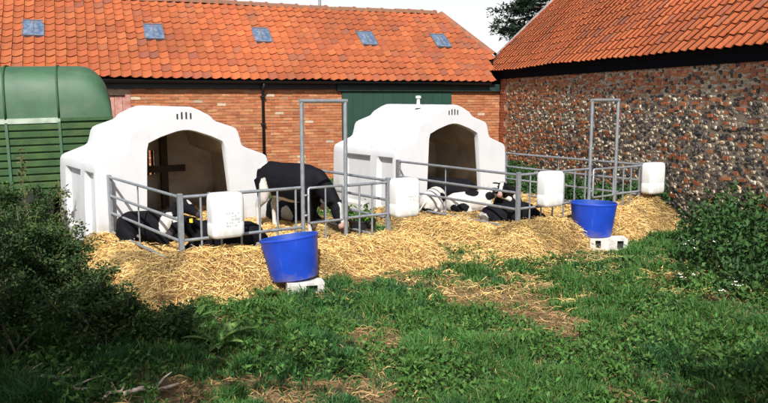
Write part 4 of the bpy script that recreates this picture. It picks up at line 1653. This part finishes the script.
shrub(G(14, 322), 1.35, 0.75, 4200, 'tall dark shrub at the far left edge of the picture, before the trailer')
shrub(G(60, 314), 1.10, 0.50, 3400, 'dark leafy shrub left of the straw, second from the left edge')
shrub(G(92, 326), 0.62, 0.45, 2600, 'dark shrub spreading to the left corner of the straw')
shrub(G(14, 360), 0.85, 0.55, 3600, 'low dark shrub at the lower left edge')
shrub(G(100, 350), 0.55, 0.50, 2800, 'low dark shrub just above the fallen twigs')
shrub(G(158, 346), 0.45, 0.42, 2200, 'small dark shrub below the straw, rightmost of the left thicket', base=(0.034, 0.072, 0.02))
shrub((-6.2, 11.2, 0), 1.25, 0.75, 3000, 'dark green shrub before the trailer side, at the left edge', base=(0.026, 0.065, 0.016))
shrub((-5.35, 11.15, 0), 1.15, 0.6, 2600, 'dark green shrub before the trailer, beside the left hutch', base=(0.026, 0.065, 0.016))
shrub((-4.45, 9.6, 0), 0.85, 0.42, 1800, 'bushy shrub with upright sprigs before the left hutch corner', base=(0.045, 0.085, 0.024), pa=0.25)
shrub((-4.05, 8.95, 0), 0.45, 0.34, 1400, 'low shrub creeping against the left hurdle', base=(0.040, 0.085, 0.022))
shrub((-4.35, 8.2, 0), 0.90, 0.55, 2600, 'dark shrub behind the front thicket, left of the hurdle', base=(0.028, 0.06, 0.018))


def sprig(loc, h, label, col=(0.10, 0.13, 0.045)):
    root = thing('sapling', label, 'sapling', loc, random.uniform(0, 6), 'thin saplings at the left')
    k = MB()
    lean = Vector((random.uniform(-.1, .1), random.uniform(-.1, .1), 1))
    pts = [lean * (h * t) + Vector((0.02 * math.sin(6 * t), 0.02 * math.cos(5 * t), 0)) for t in (0, .25, .5, .75, 1)]
    k.tube(pts, [0.010, 0.009, 0.007, 0.005, 0.002], 6)
    k.build('stem', 'stem_green', root, smooth=True)
    n = 130
    t = rng.uniform(0.25, 1, n)
    P = np.array([[lean.x * h * q, lean.y * h * q, h * q] for q in t]) + rng.normal(0, .03, (n, 3))
    leaves_obj('foliage', root, P, rand_dirs(n, 0.5), rng.uniform(.04, .08, n), rng.uniform(.02, .04, n), leaf_cols(n, col, 0.35, (0.16, 0.10, 0.05), 0.2))


sprig((-5.05, 10.6, 0), 1.45, 'thin pale sapling before the trailer slats')
sprig((-4.15, 9.75, 0), 1.05, 'thin reddish sapling before the left hutch side')

# nettles along the flint wall
nst = 1500
fx_ = rng.uniform(1.0, 14.0, nst)
fy_ = -np.abs(rng.normal(0, 0.85, nst)) - 0.12
hN = rng.uniform(0.34, 0.78, nst) * (0.7 + 0.5 * sstep(7, 10, fx_)) * np.clip(1.15 - 0.28 * np.abs(fy_), 0.45, 1)
cb, sb = math.cos(-math.pi / 2 + B_R), math.sin(-math.pi / 2 + B_R)
wx, wy = 3.39 + fx_ * cb - fy_ * sb, 22.0 + fx_ * sb + fy_ * cb
okn = (straw_height(wx, wy) < -0.02) & (np.hypot(wx - 4.35, wy - 12.0) > 1.0) & (np.hypot(wx - 3.2, wy - 10.7) > 1.0)
wx, wy, hN = wx[okn], wy[okn], hN[okn]
per = 26
n = len(wx) * per
t = rng.random(n) ** 0.8
bx_, by_, bh = np.repeat(wx, per), np.repeat(wy, per), np.repeat(hN, per)
P = np.stack([bx_ + rng.normal(0, .035, n), by_ + rng.normal(0, .035, n), bh * t], 1)
D = rand_dirs(n, -0.1)
Vn, Fn, Cn = leaf_geo(P, D, rand_dirs(n, 1.2), rng.uniform(.05, .11, n), rng.uniform(.03, .06, n), leaf_cols(n, (0.032, 0.080, 0.022), 0.4, (0.06, 0.12, 0.035), 0.12))
tag(link('nettles', fast_mesh('nettles', Vn, Fn, ['leaf'], Cn)), 'bank of dark green nettles along the foot of the flint wall', 'nettles', kind='stuff')


def flower_plant(loc, h, nfl, label):
    root = thing('flowering_weed', label, 'flowers', loc, 0, 'white flowering weeds on the right')
    k = MB()
    fl = []
    for j in range(nfl):
        e = Vector((random.gauss(0, .13), random.gauss(0, .13), h * random.uniform(.7, 1)))
        k.tube([(random.uniform(-.03, .03), random.uniform(-.03, .03), 0), e * 0.55 + Vector((0, 0, .03)), e], 0.004, 5)
        fl.append(e)
    k.build('stems', 'stem_green', root)
    for e in fl:
        f = MB()
        for q in range(4):
            c = e + Vector((random.gauss(0, .018), random.gauss(0, .018), random.uniform(-.004, .008)))
            pts = [c + Vector((0.011 * math.cos(2 * math.pi * j / 6), 0.013 * math.sin(2 * math.pi * j / 6), random.uniform(-.003, .003))) for j in range(6)]
            f.add([c + Vector((0, 0, .006))] + pts, [(0, 1 + j, 1 + (j + 1) % 6) for j in range(6)])
        f.build('flower_head', 'petal_white', root)
    n = 120
    P = np.stack([rng.normal(0, .1, n), rng.normal(0, .1, n), rng.uniform(0.02, h * .8, n)], 1)
    leaves_obj('foliage', root, P, rand_dirs(n, .2), rng.uniform(.05, .1, n), rng.uniform(.02, .045, n), leaf_cols(n, (0.06, 0.13, 0.03), .35))


flower_plant(G(704, 266), 0.36, 12, 'clump of white flowers in the grass, upper right, nearest the wall')
flower_plant(G(738, 300), 0.20, 5, 'few white flowers low in the grass at the right edge')
flower_plant(G(690, 290), 0.18, 4, 'sparse white flowers in the grass left of the other blooms')


def dock(loc, r_, nl, label, col):
    root = thing('dock_plant', label, 'plant', loc, random.uniform(0, 6), 'broad-leaved docks in the grass')
    for j in range(nl):
        a = 2 * math.pi * j / nl + random.uniform(-.3, .3)
        L = r_ * random.uniform(.7, 1.1)
        e = random.uniform(0.35, 1.25)
        wd = random.uniform(0.09, 0.15)
        L = L * random.uniform(0.6, 1.1)
        k = MB()
        pts, n_ = [], 7
        side = Vector((-math.sin(a), math.cos(a), 0))
        for q in range(n_):
            t = q / (n_ - 1)
            rr_ = L * t
            c = Vector((math.cos(a) * rr_ * math.cos(e * (1 - .6 * t)), math.sin(a) * rr_ * math.cos(e * (1 - .6 * t)), L * math.sin(e) * (t - 0.45 * t * t) + .02))
            w_ = L * wd * math.sin(math.pi * min(1, (t * .92 + .06))) ** 0.8
            pts.append([c - side * w_ + Vector((0, 0, w_ * .35)), c, c + side * w_ + Vector((0, 0, w_ * .35))])
        kk = random.uniform(.8, 1.25)
        k.rings(pts, cap=False, closed=False, col=tuple(v * kk for v in col))
        k.build('leaf', 'leaf', root, smooth=True, color=True)


dock(G(218, 350), 0.40, 13, 'pale broad-leaved dock in the lower left grass', (0.16, 0.27, 0.075))
dock(G(196, 322), 0.30, 7, 'dock with broad leaves just below the straw on the left', (0.07, 0.14, 0.035))
dock(G(268, 300), 0.24, 8, 'leafy dock growing against the block under the tilting tub', (0.06, 0.13, 0.03))
dock(G(410, 372), 0.22, 7, 'small dock in the middle of the foreground grass', (0.08, 0.15, 0.04))
dock(G(640, 330), 0.24, 7, 'small dock in the right foreground grass', (0.06, 0.13, 0.03))


# fallen twigs in the bottom left
def twig(loc, L, rz, r_, label):
    root = thing('fallen_branch', label, 'branch', loc, rz, 'dead branches on the ground')
    k = MB()
    k.tube([(-L / 2, 0, .03), (-L * .2, .03, .05), (L * .15, -.02, .045), (L / 2, .03, .06)], [r_, r_ * .95, r_ * .8, r_ * .5], 7)
    k.build('limb', 'twig_pale', root, smooth=True)
    k = MB()
    k.tube([(L * .05, 0, .045), (L * .22, .10, .09), (L * .36, .15, .11)], [r_ * .5, r_ * .4, r_ * .2], 6)
    k.build('side_shoot', 'twig_pale', root, smooth=True)


twig(G(54, 383), 0.50, R(6), 0.017, 'pale dead branch lying level in the bottom left corner')
twig(G(70, 392), 0.55, R(-24), 0.016, 'long pale dead branch slanting down beneath the level one')
twig(G(22, 383), 0.24, R(-4), 0.018, 'short pale stick at the very left of the fallen branches')
twig(G(34, 394), 0.28, R(-30), 0.018, 'stout short dead branch slanting at the bottom left')
twig(G(152, 395), 0.40, R(15), 0.020, 'pale dead branch at the foot of the thicket, rightmost')
twig(G(116, 398), 0.22, R(60), 0.014, 'short upright-leaning dead twig between the bottom branches')


# ------------------------------------------------------------------ trees
def tree(name, label, loc, trunk_h, crown_c, crown_r, nl, leaf, base, group=None, limbs=9):
    root = thing(name, label, 'tree', loc, 0, group)
    k = MB()
    top = Vector((crown_c[0] * .5, crown_c[1] * .5, crown_c[2]))
    k.tube([(0, 0, -.2), (0.03, 0, trunk_h * .5), top * 0.75, top], [0.20, 0.16, 0.12, 0.06], 10)
    k.build('trunk', 'bark', root, smooth=True)
    cents = []
    kl = MB()
    for j in range(limbs):
        d = Vector(rand_dirs(1, 0.1)[0])
        c = Vector(crown_c) + Vector((d.x * crown_r[0], d.y * crown_r[1], d.z * crown_r[2])) * random.uniform(.45, .95)
        s = top.lerp(Vector((0, 0, trunk_h * .6)), random.random())
        kl.tube([s, s.lerp(c, .5) + Vector((0, 0, .15)), c], [0.07, 0.045, 0.015], 6)
        cents.append(c)
    kl.build('limbs', 'bark', root, smooth=True)
    ci = rng.integers(0, len(cents), nl)
    P = np.array([cents[q] for q in ci]) + rng.normal(0, 0.30, (nl, 3)) * np.array(crown_r) * 0.75
    leaves_obj('crown', root, P, rand_dirs(nl, -.2), rng.uniform(*leaf, nl), rng.uniform(*leaf, nl) * .6, leaf_cols(nl, base, .4))
    return root


# unseen trees added beside the camera to cast shade over the lower corners
tree('shade_tree', 'unseen tree added beside the camera to shade the bottom left corner', (-5.4, 0.2, 0), 3.4, (2.0, 0.35, 4.8), (2.4, 1.6, 1.2), 11500, (.10, .18), (0.04, 0.09, 0.025), limbs=46)
tree('shade_tree', 'unseen tree added beside the camera to shade the bottom right corner', (5.4, 0.0, 0), 3.2, (-2.2, 0.2, 4.6), (1.4, 1.0, 1.0), 4500, (.09, .16), (0.04, 0.09, 0.025), limbs=18)

# dark conifer behind the barns
pr = thing('pine_tree', 'dark pine branches showing against the sky between the two roofs', 'tree', (7.6, 33.0, 0))
k = MB()
k.tube([(0, 0, -.2), (0.1, 0, 4), (0, 0.1, 8), (0, 0, 12)], [0.32, 0.27, 0.18, 0.05], 10)
k.build('trunk', 'bark', pr, smooth=True)
kb = MB()
PP, DD = [], []
for j in range(46):
    hgt = 5.0 + 6.7 * (j / 45) ** 1.2
    a = random.uniform(0, 2 * math.pi)
    L = random.uniform(2.0, 3.1) * (1 - 0.55 * (hgt - 5.0) / 7)
    if j % 2 == 0:
        a = math.pi + random.uniform(-.5, .5)
    s = Vector((0, 0, hgt))
    e = s + Vector((math.cos(a) * L, math.sin(a) * L, random.uniform(-.35, .25)))
    kb.tube([s, s.lerp(e, .5) + Vector((0, 0, .12)), e], [0.07, 0.045, 0.012], 6)
    for q in range(26):
        t = random.uniform(.3, 1)
        c = s.lerp(e, t) + Vector((random.gauss(0, .18), random.gauss(0, .18), random.gauss(.04, .09)))
        for z_ in range(16):
            PP.append((c.x + random.gauss(0, .09), c.y + random.gauss(0, .09), c.z + random.gauss(0, .05)))
            DD.append((math.cos(a) * .6 + random.gauss(0, .6), math.sin(a) * .6 + random.gauss(0, .6), random.gauss(.1, .5)))
kb.build('limbs', 'bark', pr, smooth=True)
n = len(PP)
leaves_obj('crown', pr, np.array(PP), np.array(DD), rng.uniform(.12, .26, n), rng.uniform(.04, .08, n), leaf_cols(n, (0.016, 0.032, 0.016), .35))
